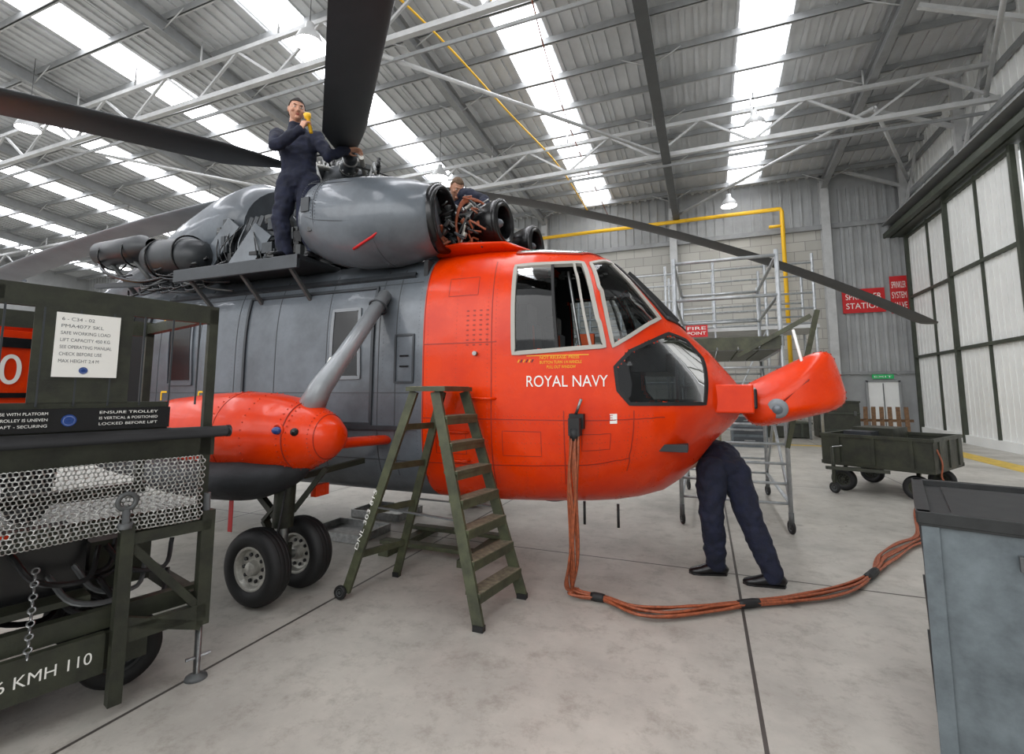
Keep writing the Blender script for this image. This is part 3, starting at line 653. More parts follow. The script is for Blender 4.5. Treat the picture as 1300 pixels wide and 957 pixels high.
AZ=[-45.8,-119,-176,97,33.9]; KD=[.007,.01,.0135,.017,.0182]; PM=[BLADE,BLADE,GREYL,GREYL,BLADE]
for q,az in enumerate(AZ):
    d=V3((math.cos(math.radians(az)),math.sin(math.radians(az)),0)); s=V3((-d.y,d.x,0))
    g.path([HUB+d*.22,HUB+d*.42,HUB+d*.5,HUB+d*.75],[.1,.12,.085,.075],GREYD,16)
    g.torus(HUB+d*.42,d,.1,.02,STEEL,24,8); g.torus(HUB+d*.62,d,.08,.015,STEEL,24,8)
    for k in range(8):
        t=k/8*6.283; g.tube(HUB+d*.4+s*.1*math.cos(t)+V3((0,0,.1*math.sin(t))),HUB+d*.47+s*.1*math.cos(t)+V3((0,0,.1*math.sin(t))),.012,STEEL,n=6)
    g.bar(HUB+d*.55,HUB+d*.5+s*.25,.05,.06,STEELD); g.tube(HUB+d*.5+s*.25,HUB+d*.3+s*.22-V3((0,0,.42)),.02,STEEL,n=8)
    g.path(spl([HUB+d*.2+V3((0,0,.1)),HUB+d*.35+s*.1+V3((0,0,.2)),HUB+d*.6+V3((0,0,.1))],5),.012,BLK2,6)
    g.tube(HUB+d*.3+s*.2,HUB+d*.75+s*.12,.03,CHR,n=10)
for k in range(40):
    t=random.uniform(0,6.28); r=random.uniform(.1,.5); p=HUB+V3((r*math.cos(t),r*math.sin(t),random.uniform(-.1,.18)))
    g.tube(p,p+V3((random.uniform(-.05,.05),0,random.uniform(.05,.17))),random.uniform(.012,.035),random.choice([STEEL,STEELD,BLK2,CHR]),n=8)
g.obj("rotor_head",HELI)
for q,az in enumerate(AZ):
    d=V3((math.cos(math.radians(az)),math.sin(math.radians(az)),0)); s=V3((-d.y,d.x,0)); g=MB(); R0=.7;R1=9.35
    prof=[]
    for k in range(24):
        t=2*math.pi*k/24; xx=.5*(1+math.cos(t)); yt=.6*(.2969*math.sqrt(max(xx,0))-.126*xx-.3516*xx**2+.2843*xx**3-.1036*xx**4)*(1 if math.sin(t)>=0 else -1)
        prof.append((.25-xx,yt))
    vs=[];st=[R0,.9,1.15,1.4]+[1.4+ (R1-1.4)*i/24 for i in range(1,25)]+[R1+.12]
    for r in st:
        ch=.46*min(1,.25+max(0,(r-R0))/.65*.75)
        if r>R1: ch=.3
        z=-KD[q]*(r**2); c=HUB+d*r+V3((0,0,z)); pa=math.radians([16,8,8,8,12][q])
        for (x,t) in prof:
            th=t*ch if r>1.1 else t*ch*1.6
            vs.append(c+s*(x*ch*math.cos(pa)-th*math.sin(pa))+V3((0,0,x*ch*math.sin(pa)+th*math.cos(pa))))
    n=24;k=len(st)
    g.add(vs,[(i*n+j,i*n+(j+1)%n,(i+1)*n+(j+1)%n,(i+1)*n+j) for i in range(k-1) for j in range(n)]+[tuple(range(n))[::-1],tuple((k-1)*n+j for j in range(n))],PM[q],True)
    g.obj("rotor_blade_%d"%(q+1),HELI)

# ================================================================ PEOPLE
def remesh(ob,vox,it=6,fac=.5):
    r=ob.modifiers.new("fuse",'REMESH'); r.mode='VOXEL'; r.voxel_size=vox; r.use_smooth_shade=True
    s=ob.modifiers.new("smooth",'SMOOTH'); s.factor=fac; s.iterations=it
def head(par,c,fw,up,sc,hair):
    fw=V3(fw).normalized(); up=V3(up); up=(up-fw*up.dot(fw)).normalized(); sd=fw.cross(up)
    Rm=Matrix((sd,fw,up)).transposed(); c=V3(c)
    def W(p): return c+Rm@(V3(p)*sc)
    g=MB(); nu,nv=32,24; vs=[]
    for i in range(nv+1):
        ph=-math.pi/2+math.pi*i/nv
        for j in range(nu):
            t=2*math.pi*j/nu; x=.076*math.cos(ph)*math.cos(t); y=.096*math.cos(ph)*math.sin(t); z=.118*math.sin(ph)
            if z<0:
                k=-z/.118; x*=1-.22*k*k
                if y<0: y*=1-.45*k
                else: y=y*(1-.05*k)+.012*k
            vs.append(W((x,y,z)))
    g.add(vs,[(i*nu+j,i*nu+(j+1)%nu,(i+1)*nu+(j+1)%nu,(i+1)*nu+j) for i in range(nv) for j in range(nu)],SKIN,True)
    E=lambda p,r,m=SKIN,mb=g:mb.ell(W(p),tuple(a*sc for a in r),m,R=Rm,nu=12,nv=8)
    g.path([W((0,.096,.02)),W((0,.106,-.005)),W((0,.114,-.024)),W((0,.1,-.034))],[.008*sc,.011*sc,.016*sc,.01*sc],SKIN,10)
    E((0,.086,.034),(.05,.014,.009)); E((0,.09,-.088),(.026,.018,.018)); E((.012,.101,-.03),(.008,.01,.007)); E((-.012,.101,-.03),(.008,.01,.007))
    for s in(-1,1): E((s*.079,-.005,0),(.009,.02,.033)); E((s*.045,.07,-.02),(.022,.02,.02))
    g.path([W((0,-.02,-.05)),W((0,-.03,-.17))],[.055*sc,.06*sc],SKIN,16)
    ob=g.obj("head",par); remesh(ob,.0045*sc,3,.4)
    g=MB()
    for s in(-1,1):
        E((s*.031,.088,.012),(.012,.007,.006),WHITE,g); E((s*.031,.0935,.012),(.0055,.003,.0055),BLK2,g); E((s*.031,.094,.033),(.018,.006,.004),hair,g)
    E((0,.101,-.056),(.023,.007,.004),LIP,g); E((0,.100,-.064),(.019,.007,.005),LIP,g)
    g.obj("face_features",par)
    g=MB(); vs=[];fs=[];nu,nv=36,20
    def hp(i,j):
        ph=-math.pi/2+math.pi*i/nv;t=2*math.pi*j/nu
        return math.cos(ph)*math.cos(t),math.cos(ph)*math.sin(t),math.sin(ph)
    for i in range(nv+1):
        for j in range(nu):
            x,y,z=hp(i,j); k=1.0+.025*math.sin(9*x+5*y)*math.cos(7*z+3*x); vs.append(W((.084*x*k,.103*y*k-.004,.127*z*k+.001)))
    for i in range(nv):
        for j in range(nu):
            x,y,z=hp(i+.5,j+.5)
            lim=.56 if y>.35 else (.56-(.35-y)*1.3 if y>-.3 else -.4)
            if z>lim: fs.append((i*nu+j,i*nu+(j+1)%nu,(i+1)*nu+(j+1)%nu,(i+1)*nu+j))
    g.add(vs,fs,hair,True); ob=g.obj("hair",par); so=ob.modifiers.new("s",'SOLIDIFY'); so.thickness=.012*sc
def hand(par,wrist,d,palm,thumb,curl=.5,sc=1.0,nm="hand"):
    d=V3(d).normalized(); palm=V3(palm); palm=(palm-d*palm.dot(d)).normalized(); th=d.cross(palm); th=th if th.dot(V3(thumb))>0 else -th
    w=V3(wrist); P=lambda a,b,c:w+(d*a+th*b+palm*c)*sc
    g=MB(); g.path([P(-.03,0,0),P(.0,0,0),P(.03,0,0),P(.07,0,.002),P(.092,0,.004)],[.024*sc,.027*sc,.036*sc,.042*sc,.038*sc],SKIN,16,flat=[.02*sc,.018*sc,.017*sc,.015*sc,.012*sc],side=th)
    for k,(b,l) in enumerate([(.030,.9),(.010,1.0),(-.010,.93),(-.030,.74)]):
        pts=[P(.07,b,.002)];ang=0;p=(.09,b,.004);pts.append(P(*p));rad=[.0095*sc,.0098*sc]
        for sg,r in((.042,.0088),(.027,.0080),(.022,.0070)):
            ang+=curl*(.95 if sg>.03 else .85); p=(p[0]+sg*l*math.cos(ang),b*1.1,p[2]+sg*l*math.sin(ang)); pts.append(P(*p)); rad.append(r*sc)
        g.path(pts,rad,SKIN,10)
        for q,r in zip(pts[1:],rad[1:]): g.ell(q,(r,r,r),SKIN,nu=10,nv=6)
    pts=[P(.02,.024,.004),P(.045,.05,.014+.02*curl),P(.07,.058-.01*curl,.02+.03*curl),P(.092,.056-.025*curl,.024+.04*curl)];rad=[.016*sc,.0125*sc,.011*sc,.009*sc]
    g.path(pts,rad,SKIN,10)
    for q,r in zip(pts,rad): g.ell(q,(r,r,r),SKIN,nu=10,nv=6)
    ob=g.obj(nm,par); remesh(ob,.0035,2,.35)
def shoe(mb,ankle,toe,sc=1.0):
    a=V3(ankle); t=V3(toe); t.z=0; t.normalize(); s=V3((-t.y,t.x,0))
    pts=[(-.08,.03,.03,.035),(-.06,.042,.045,.05),(0,.046,.055,.06),(.06,.044,.045,.05),(.12,.048,.034,.038),(.17,.046,.028,.032),(.2,.034,.022,.027),(.215,.012,.012,.02)]
    mb.path([a+t*x*sc+V3((0,0,-.1*sc+zc*sc)) for x,w,h,zc in pts],[w*sc for x,w,h,zc in pts],SHOE,16,flat=[h*sc for x,w,h,zc in pts],side=s)
    mb.path([a+V3((0,0,-.06*sc)),a+V3((0,0,.03*sc))],[.045*sc,.042*sc],SHOE,14)
    vs=[]
    out=[(-.088,0),(-.07,.036),(0,.042),(.08,.043),(.14,.05),(.19,.042),(.218,0),(.19,-.042),(.14,-.05),(.08,-.043),(0,-.042),(-.07,-.036)]
    for z in(-.1,-.078):
        for x,y in out: vs.append(a+t*x*sc+s*y*sc+V3((0,0,z*sc)))
    n=12; mb.add(vs,[tuple(range(n))[::-1],tuple(range(n,2*n))]+[(i,(i+1)%n,n+(i+1)%n,n+i) for i in range(n)],SHOE)
def person(name,J,hf,hup,hair,sc=1.0,hands=(),toes=None,leg=1.0):
    e=empty(name); g=MB(); v=lambda k:V3(J[k])
    hl=(v('hipL')-v('hipR')).normalized(); sl=(v('shL')-v('shR')).normalized()
    pel=(v('hipL')+v('hipR'))/2; shm=(v('shL')+v('shR'))/2; nk=v('neck')
    up0=(shm-pel).normalized()
    spine=[pel-up0*.09*sc,pel,pel.lerp(shm,.3),pel.lerp(shm,.62),pel.lerp(shm,.88),shm+(nk-shm)*.35,nk]
    if 'chest' in J:
        spine=[spine[0],pel]+spl([pel,v('chest'),shm],2)[1:-1]+[shm,shm+(nk-shm)*.4,nk]
    n=len(spine); W0=[.13,.17,.165,.185,.195,.12,.062]; D0=[.1,.13,.122,.13,.115,.09,.06]
    Wd=[float(np.interp(i/(n-1),np.linspace(0,1,7),W0))*sc for i in range(n)]; Dd=[float(np.interp(i/(n-1),np.linspace(0,1,7),D0))*sc for i in range(n)]
    g.path(spine,Wd,NAVY,24,flat=Dd,side=[tuple(hl.lerp(sl,i/(n-1))) for i in range(n)])
    def limb(ks,rs):
        P=[v(k) if isinstance(k,str) else V3(k) for k in ks]; pts=[];rad=[]
        for i in range(len(P)-1):
            for t in(0,.25,.5,.75): pts.append(P[i].lerp(P[i+1],t)); rad.append(float(np.interp(t,[0,.35,1],[rs[i],(rs[i]*.62+rs[i+1]*.38)*1.06,rs[i+1]]))*sc)
        pts.append(P[-1]);rad.append(rs[-1]*sc)
        g.path(pts,rad,NAVY,18)
        for p,r in zip(P,rs): g.ell(p,(r*sc,)*3,NAVY,nu=16,nv=10)
    for s in 'LR':
        limb(['hip'+s,'kn'+s,'an'+s],[.112*leg,.084*leg,.072*leg]); limb(['sh'+s,'el'+s,'wr'+s],[.080,.060,.044])
    g.path([shm+(nk-shm)*.5,nk+(nk-shm)*.25],[.085*sc,.072*sc],NAVY,18)
    ob=g.obj("coveralls",e); remesh(ob,.011,5,.5)
    tx=bpy.data.textures.get("fold") or bpy.data.textures.new("fold",'CLOUDS'); tx.noise_scale=.09; tx.noise_depth=1
    dm=ob.modifiers.new("folds",'DISPLACE'); dm.texture=tx; dm.strength=.035*sc; dm.mid_level=.5
    g=MB()
    for s in 'LR':
        tv=V3(toes[s]) if toes else V3((0,-1,0)); shoe(g,v('an'+s),tv,sc*1.05)
    g.obj("shoes",e)
    head(e,J['head'],hf,hup,sc,hair)
    for h in hands: hand(e,*h[:4],curl=h[4],sc=sc,nm=h[5])
    return e
zf=3.065
J=dict(hipR=(-4.19,3.86,3.98),hipL=(-4.00,3.96,3.98),shR=(-4.33,3.80,4.50),shL=(-3.95,3.98,4.49),neck=(-4.14,3.88,4.61),head=(-4.13,3.86,4.79),
 knR=(-4.22,3.80,3.53),anR=(-4.20,3.86,zf+.105),knL=(-4.00,3.92,3.53),anL=(-3.88,3.96,zf+.105),
 elR=(-4.10,3.58,4.24),wrR=(-3.79,3.60,4.35),elL=(-3.76,3.98,4.24),wrL=(-3.68,4.18,4.40))
m1=person("engineer_standing",J,(.80,-.58,-.22),(.15,-.1,1),HAIR,1.08,
  hands=[((-3.79,3.60,4.35),(.45,.05,1),(.1,1,-.1),(-1,-.2,.5),1.0,"hand_right"),((-3.68,4.18,4.40),(.35,.6,.25),(.3,0,-1),(-.6,1,0),.5,"hand_left")],
  toes=dict(L=(.5,-.9,0),R=(.1,-1,0)))
g=MB(); tp=V3((-3.73,3.655,4.44)); td=V3((-.15,-.2,1)).normalized()
g.path([tp-td*.1,tp+td*.05,tp+td*.06,tp+td*.1],[.018,.02,.034,.038],YEL,14); g.tube(tp+td*.1,tp+td*.104,.033,WHITE); g.obj("torch",m1)
J=dict(hipR=(.02,4.90,.93),hipL=(.22,5.03,.93),chest=(.10,5.18,1.05),shR=(-.16,5.36,1.05),shL=(.12,5.62,1.05),neck=(-.12,5.60,1.03),head=(-.26,5.74,.98),
 knR=(.01,4.86,.52),anR=(.03,4.98,.105),knL=(.33,4.93,.52),anL=(.48,4.86,.105),
 elR=(-.38,5.62,.86),wrR=(-.52,5.8,1.0),elL=(-.1,5.88,.9),wrL=(-.34,5.95,1.05))
person("engineer_bending",J,(-.5,.4,-.75),(-.75,.65,.3),HAIR,1.06,
  hands=[((-.52,5.8,1.0),(-.5,-.2,.8),(-.6,-.6,0),(0,-1,0),.5,"hand_right"),((-.34,5.95,1.05),(-.6,-.4,.6),(-.5,-.7,0),(0,1,0),.5,"hand_left")],
  toes=dict(L=(-1,-.1,0),R=(-1,-.25,0)),leg=1.14)
J=dict(hipR=(-3.25,5.35,3.62),hipL=(-3.27,5.53,3.62),shR=(-2.58,4.95,4.0),shL=(-2.66,5.30,4.0),neck=(-2.66,5.10,4.04),head=(-2.70,4.98,4.12),
 knR=(-2.95,5.35,3.22),anR=(-3.35,5.4,3.22),knL=(-2.95,5.53,3.22),anL=(-3.35,5.55,3.22),
 elR=(-2.28,4.85,3.86),wrR=(-2.15,4.68,3.66),elL=(-2.36,5.25,3.8),wrL=(-2.2,5.1,3.62))
person("engineer_kneeling",J,(.55,-.45,-.75),(.5,-.45,.8),HAIRB,1.0,
  hands=[((-2.15,4.68,3.66),(.5,-.3,-.8),(-1,0,-.3),(0,1,0),.5,"hand_right"),((-2.2,5.1,3.62),(.5,-.4,-.7),(-1,0,-.3),(0,-1,0),.5,"hand_left")],
  toes=dict(L=(-1,0,0),R=(-1,0,0)))

# ================================================================ STEP LADDER
g=MB(); zt=1.66
F1=V3((-1.53,3.22,.02));F2=V3((-1.44,3.84,.02));B1=V3((-2.75,3.30,.06));B2=V3((-2.66,3.86,.02))
T1=V3((-2.00,3.38,zt));T2=V3((-1.94,3.76,zt));U1=V3((-2.2,3.38,zt));U2=V3((-2.16,3.76,zt))
g.bar(F1,T1,.03,.085,OLIVEL,up=(1,0,0.3)); g.bar(F2,T2,.03,.085,OLIVEL,up=(1,0,0.3)); g.bar(B1,U1,.03,.07,OLIVEL,up=(1,0,-.3)); g.bar(B2,U2,.03,.07,OLIVEL,up=(1,0,-.3))
for i in range(1,8):
    t=i/8; a=F1.lerp(T1,t);b=F2.lerp(T2,t); g.bar(a,b,.13,.025,OLIVEL); g.bar(a+V3((0,0,.014)),b+V3((0,0,.014)),.12,.004,TREAD)
    g.bar(a+V3((.055,0,-.03)),b+V3((.055,0,-.03)),.012,.05,OLIVEL)
for t in(.18,.4,.62,.82):
    g.bar(B1.lerp(U1,t),B2.lerp(U2,t),.03,.05,OLIVEL)
g.box((-2.07,3.57,zt+.02),(.36,.48,.035),OLIVEL); g.box((-2.07,3.57,zt+.04),(.32,.44,.006),TREAD)
g.bar(F1.lerp(T1,.42),B1.lerp(U1,.42),.02,.012,STEELD); g.bar(F2.lerp(T2,.42),B2.lerp(U2,.42),.02,.012,STEELD)
for a,b in((F1,T1),(F2,T2)): g.box(a+V3((0,0,.0)),(.08,.05,.04),BLACK)
g.box(B2,(.06,.05,.04),BLACK); wheel(g,B1+V3((-.03,-.035,0)),(0,1,0),.055,.035,STEELD)
dd=(U1-B1).normalized(); text(g,"DNL 303 815",B1+dd*.35+V3((-.018,-.019,-.0)),dd,V3((-1,0,.4)),.5,WHITE,h=.03)
g.obj("step_ladder",None,.003)

# ================================================================ GROUND POWER CABLES
C=[(-.98,3.82,1.36),(-.99,3.80,1.1),(-1.0,3.84,.7),(-1.04,3.92,.3),(-1.08,4.02,.07),(-1.0,4.0,.03),(-.8,3.98,.03),(-.55,3.88,.03),(-.31,3.93,.03),(-.02,4.12,.03),(.24,4.30,.03),(.6,4.55,.03),(1.06,4.98,.03),(1.38,5.5,.03),(1.57,5.95,.03),(1.9,6.5,.03),(2.2,6.95,.03),(2.5,7.8,.03),(2.75,8.6,.03)]
g=MB(); P=spl(C,8); CL=(46,80,102)
for k in range(8):
    ph=k*.9; pts=[]
    for i,p in enumerate(P):
        d=(P[min(i+1,len(P)-1)]-P[max(i-1,0)]).normalized(); s=V3((d.y,-d.x,0)) if abs(d.z)<.6 else V3((1,0,0)); s=s.normalized() if s.length>.01 else V3((1,0,0))
        near=min(abs(i-c) for c in(2,)+CL); tight=.35+.85*min(1,max(0,near-2)/9) if i>34 else .55
        off=(k-3.5)*.018*tight+.012*math.sin(i*.35+ph)*min(1,near/8)
        pts.append(p+s*off+V3((0,0,.012*(k%3) if i>34 else 0))+(V3((0,-.012*(k%3),0)) if i<=34 else V3()))
    g.path(pts,.0105,ORC,7)
for c in CL: g.path([P[c-2]+V3((0,0,.01)),P[c-1]+V3((0,0,.01)),P[c]+V3((0,0,.01)),P[c+1]+V3((0,0,.01)),P[c+2]+V3((0,0,.01))],[.03,.034,.034,.034,.03],BLACK,12)
g.path([P[0],P[3]],[.05,.035],BLACK,12); g.obj("power_cable")

# ================================================================ TROLLEY
RZ=math.atan2(.964,.265); E=empty("lifting_trolley",(-2.86,2.14,0)); E.rotation_euler[2]=RZ
g=MB()
def bx(s0,s1,w0,w1,z0,z1,m): g.box((-(s0+s1)/2,(w0+w1)/2,(z0+z1)/2),(abs(s1-s0),abs(w1-w0),abs(z1-z0)),m)
LW=1.15; SL=1.9
for w in(0,LW):
    bx(0,SL,w,w+.04,2.08,2.19,OLIVE); bx(0,.05,w,w+.04,.95,2.1,OLIVE); bx(SL-.06,SL,w,w+.06,.5,2.1,OLIVE); bx(.98,1.02,w,w+.04,1.4,2.1,OLIVE)
    bx(-.02,SL,w-.0,w+.05,1.27,1.40,OLIVE)
    bx(-.02,SL,w,w+.05,.9,.98,OLIVE); bx(.0,SL,w+.05,w+.11,.40,.50,OLIVE); bx(.25,SL,w+.03,w+.08,.2,.38,OLIVE)
for s in(0,.95,SL-.05):
    bx(s,s+.05,0,LW,2.1,2.17,OLIVE); bx(s,s+.06,0,LW,1.28,1.38,OLIVE); bx(s,s+.06,0,LW,.4,.48,OLIVE)
bx(.02,SL,.02,LW,1.38,1.41,OLIVE)
for s in np.arange(.1,.95,.14): bx(s,s+.008,-.005,.005,1.58,2.08,GREYD)
bx(.24,1.6,-.03,-.005,1.455,1.57,BLK2); bx(.24,1.6,-.0,.04,1.44,1.60,OLIVE)
g.tube((.06,-.06,1.415),(-SL,-.06,1.415),.034,BLACK,n=16); g.lathe((.06,-.06,1.415),(1,0,0),[(0,.036),(.02,.036),(.025,.0)],BLK2,16)
bx(.44,.84,-.004,.004,1.60,2.09,OLIVE)
bx(.50,.76,-.018,-.006,1.73,2.06,WHITE)
def tt(s,smax,z,w,m,h=None): text(g,s,(-smax,-.0185,z),(1,0,0),(0,0,1),w,m,h=h)
GT=mat("sign_text",(90,92,96),.6)
for i,(s,w) in enumerate([("6 - C34 - 02",.13),("PMA4077 SKL",.17),("SAFE WORKING LOAD",.2),("LIFT CAPACITY 450 KG",.2),("SEE OPERATING MANUAL",.21),("CHECK BEFORE USE",.17),("MAX HEIGHT 2.4 M",.16)]):
    tt(s,.74,2.02-.036*i,w,GT,.017)
g.lathe((-.64,-.018,1.765),(0,-1,0),[(0,.018),(.002,.018),(.003,0)],BEACON,16)
for i,(s0,t1) in enumerate([(1.02,["DO NOT USE WITH PLATFORM","RAISED IF TROLLEY IS UNEVEN","IN OR DRAFT - SECURING"]),(.56,["ENSURE TROLLEY","IS VERTICAL & POSITIONED","LOCKED BEFORE LIFT"])]):
    for j,s in enumerate(t1): text(g,s,(-s0,-.032,1.54-.03*j),(1,0,0),(0,0,1),.26,WHITE,h=.014)
g.lathe((-.68,-.03,1.51),(0,-1,0),[(0,.03),(.003,.03),(.004,0)],BEACON,20)
bx(.45,1.6,-.01,.03,.2,.4,OLIVE); text(g,"MAX SPEED 16 KMH 110",(-1.28,-.012,.27),(1,0,0),(0,0,1),.78,WHITE,h=.055)
bx(.38,.44,-.09,-.03,.05,.95,OLIVE); bx(.0,.44,-.08,-.03,.84,.90,OLIVE); bx(.0,.44,-.08,-.03,.34,.42,OLIVE); bx(-.02,.05,-.08,-.02,.3,.95,OLIVE)
g.bar((-.4,-.06,.45),(-.02,-.06,.3),.04,.05,OLIVE); g.bar((-.4,-.06,.85),(-.05,-.06,.42),.03,.04,OLIVE)
g.tube((-.02,-.05,.0),(-.02,-.05,.35),.018,STEEL,n=10); g.lathe((-.02,-.05,0),(0,0,1),[(0,0),(0,.06),(.015,.055),(.03,.02),(.04,0)],STEELD,20); g.tube((-.08,-.05,.12),(.05,-.05,.12),.01,STEEL,n=8)
g.tube((-.02,-.05,.95),(-.02,-.05,1.05),.02,STEELD,n=8)
g.torus((-.42,-.07,1.07),(0,1,0),.04,.013,STEELD,24,8); g.tube((-.42,-.07,.9),(-.42,-.07,1.03),.018,STEELD)
g.lathe((-.42,-.07,.93),(0,0,1),[(0,.035),(.03,.035),(.03,0)],STEELD,8)
bx(.5,SL,.1,LW,.55,.58,OLIVE)
bx(.5,1.0,.25,.8,.58,.86,BLK2); bx(.15,.45,.4,.9,.5,.78,OLIVE); bx(1.05,1.6,.2,.8,.58,.95,OLIVE)
for k in range(10):
    a=V3((random.uniform(-1.2,-.4),random.uniform(.0,.4),random.uniform(.55,.9))); g.path(spl([a,a+V3((.1,-.05,-.15)),a+V3((.3,0,-.2)),a+V3((.35,.05,-.05))],5),.014,random.choice([BLACK,BLACK,STEELD]),6)
for s,w in((.32,.22),(.32,1.0),(.98,.22),(1.5,1.0)):
    wheel(g,(-s,w,.2),(.15,1,0),.2,.11,STEELD); g.bar((-s,w-.0,.2),(-s,w+.12,.2),.06,.05,OLIVE); g.bar((-s,w+.1,.15),(-s,w+.1,.45),.05,.04,OLIVE)
g.bar((-.32,.2,.2),(-.32,1.0,.2),.06,.06,OLIVE); g.bar((-1.15,-.02,.93),(-.85,-.02,.98),.02,.02,RED)
for i in range(14): g.torus((-.75,-.04+.003*(i%2),.8-.03*i),(1,0,0) if i%2 else (0,1,0),.014,.004,STEEL,10,5)
g.obj("frame",E,.003)
g=MB(); rows=17; step=.021
for i in range(rows):
    for j in range(66):
        s=.08+j*step*.95; z=1.27-.0215*i; yy=-.07-.02*math.sin(s*9)-.012*math.sin(i*.5)
        a=.5 if (i+j)%2 else -.5
        g.torus((-s+(.4*step if i%2 else 0),yy,z),(a,1,.35*(1 if j%2 else -1)),.0125,.003,CHAINM,8,4)
g.obj("chain_curtain",E)

# ================================================================ CABINET right foreground
E=empty("metal_cabinet",(.86,2.68,0)); E.rotation_euler[2]=math.atan2(-.29,.957)
g=MB(); g.box((.6,.5,.55),(1.2,1.0,1.06),CABM); g.box((.6,.5,1.095),(1.24,1.04,.03),CABT); g.box((.6,.5,1.115),(1.0,.8,.012),CABT)
for p,s in[((0,.5,1.115),(.05,1.04,.05)),((1.2,.5,1.115),(.05,1.04,.05)),((.6,0,1.115),(1.24,.05,.05)),((.6,1,1.115),(1.24,.05,.05))]: g.box(p,s,CABT)
g.box((.75,.6,1.13),(.5,.45,.05),CABM)
for x in(.02,1.18): g.box((x,-.004,.55),(.06,.02,1.06),CABM)
g.box((.30,-.02,.98),(.04,.03,.06),STEELD); g.box((.55,-.008,.96),(.06,.01,.03),BLK2)
for x in(.1,1.1):
    for y in(.1,.9): g.box((x,y,.01),(.1,.1,.04),BLACK)
for z in(.3,.6,.9): g.box((-.004,.5,z),(.012,.9,.015),CABT)
for k in range(12): g.ell((-.002,.05+k*.08,1.02),(.006,.006,.006),STEEL,nu=6,nv=4)
g.obj("cabinet_body",E,.006)

# ================================================================ OPEN CART
E=empty("equipment_cart",(2.9,10.2,0)); E.rotation_euler[2]=math.radians(-33)
g=MB(); l,w=1.5,1.5
g.box((0,0,.45),(l,w,.04),OLIVE)
for s in(-1,1):
    g.box((0,s*w/2,.69),(l,.03,.46),OLIVE); g.box((s*l/2,0,.69),(.03,w,.46),OLIVE); g.box((0,s*w/2,.93),(l+.04,.06,.05),OLIVE); g.box((s*l/2,0,.93),(.06,w+.04,.05),OLIVE); g.box((0,s*w/2,.47),(l+.04,.05,.06),OLIVE)
    for x in(-.5,0,.5): g.box((x,s*(w/2+.02),.7),(.05,.03,.44),OLIVE); g.box((s*(l/2+.02),x,.7),(.03,.05,.44),OLIVE)
for x in(-.5,.5):
    for y in(-.62,.62): wheel(g,(x,y,.19),(0,1,0),.19,.12,OLIVE); g.bar((x,y,.19),(x,y*.8,.44),.05,.05,OLIVE)
g.bar((-.2,-.75,.4),(-.55,-1.15,.42),.05,.05,OLIVE); g.bar((.2,-.75,.4),(-.55,-1.15,.42),.05,.05,OLIVE); g.tube((-.5,-1.0,.75),(-.5,-1.0,.15),.03,OLIVE); wheel(g,(-.5,-1.0,.09),(0.3,1,0),.09,.05,STEELD)
g.tube((-.5,-1.0,.75),(-.35,-1.0,.78),.012,STEEL); g.box((-.2,.2,.8),(.6,.7,.5),OLIVE); g.box((-.3,-.35,.76),(.4,.35,.48),GREYD)
g.path(spl([(.76,-.6,.8),(.82,-.62,.6),(.8,-.62,.4),(.84,-.6,.3)],5),.012,ORC,6)
g.obj("cart_body",E,.005)

# ================================================================ SCAFFOLD TOWER
g=MB(); X0,X1,Y0,Y1=-.33,.88,6.65,9.0
for x in(X0,X1):
    for y in(Y0,Y1):
        g.tube((x,y,.2),(x,y,3.42),.026,ALU); wheel(g,(x,y+.03,.08),(1,.3,0),.08,.04,STEELD); g.tube((x,y,.1),(x,y,.25),.03,STEELD)
    for z in(.35,1.3,2.18,2.85,3.35): g.tube((x,Y0,z),(x,Y1,z),.022,ALU)
    g.tube((x,Y0,.35),(x,Y1,2.18),.018,ALU); g.tube((x,Y1,.35),(x,Y0,2.18),.018,ALU)
for y in(Y0,Y1):
    for k in range(9): g.tube((X0,y,.35+k*.23),(X1,y,.35+k*.23),.016,ALU,n=8)
    for z in(2.85,3.35): g.tube((X0,y,z),(X1,y,z),.022,ALU)
for k in range(5): g.box((X0+.13+k*.24,(Y0+Y1)/2,2.20),(.22,Y1-Y0+.1,.04),OLIVEL)
g.box(((X0+X1)/2,Y0-.03,2.28),(X1-X0,.025,.12),OLIVEL); g.box((X1+.02,(Y0+Y1)/2,2.28),(.025,Y1-Y0,.12),OLIVEL)
g.bar((X1,Y0,1.0),(X1+.35,Y0-.25,2.6),.05,.05,OLIVEL); g.bar((X1-.5,Y0-.05,2.1),(X1+.3,Y0-.15,2.55),.05,.05,OLIVEL)
g.obj("scaffold_tower")
g=MB()
for x in(-6,-4.4,-2.8,-1.2,.4,2,3.4):
    for y in(18,20): g.tube((x,y,0),(x,y,6.2),.045,ALU,n=8)
for y in(18,20):
    for z in(2.0,3.9,4.4,4.9,5.9): g.tube((-6,y,z),(3.4,y,z),.035,ALU,n=8)
g.box((-1.3,19,3.8),(9.6,2.1,.12),STEELP)
for x in(-6,-2.8,.4): g.tube((x,18,0.2),(x+1.6,18,3.8),.03,ALU,n=8)
g.obj("access_staging")
g=MB(); g.box((4.5,21.5,.65),(1.3,1.0,1.3),OLIVE); g.box((4.5,21.5,1.32),(1.36,1.06,.06),OLIVE)
for z in(.3,.9): g.box((4.5,20.98,z),(1.3,.05,.06),DKGRN)
for x in(4.0,5.0): g.box((x,20.97,.9),(.08,.05,.16),STEELD)
g.obj("equipment_crate",None,.01)
g=MB(); g.box((2.3,21,.28),(2.4,1.2,.5),OLIVE); g.box((2.3,21,.55),(2.5,1.3,.06),DKGRN)
for x in(1.4,2.3,3.2): g.box((x,20.38,.28),(.08,.05,.5),DKGRN)
g.obj("storage_chest",None,.01)
g=MB()
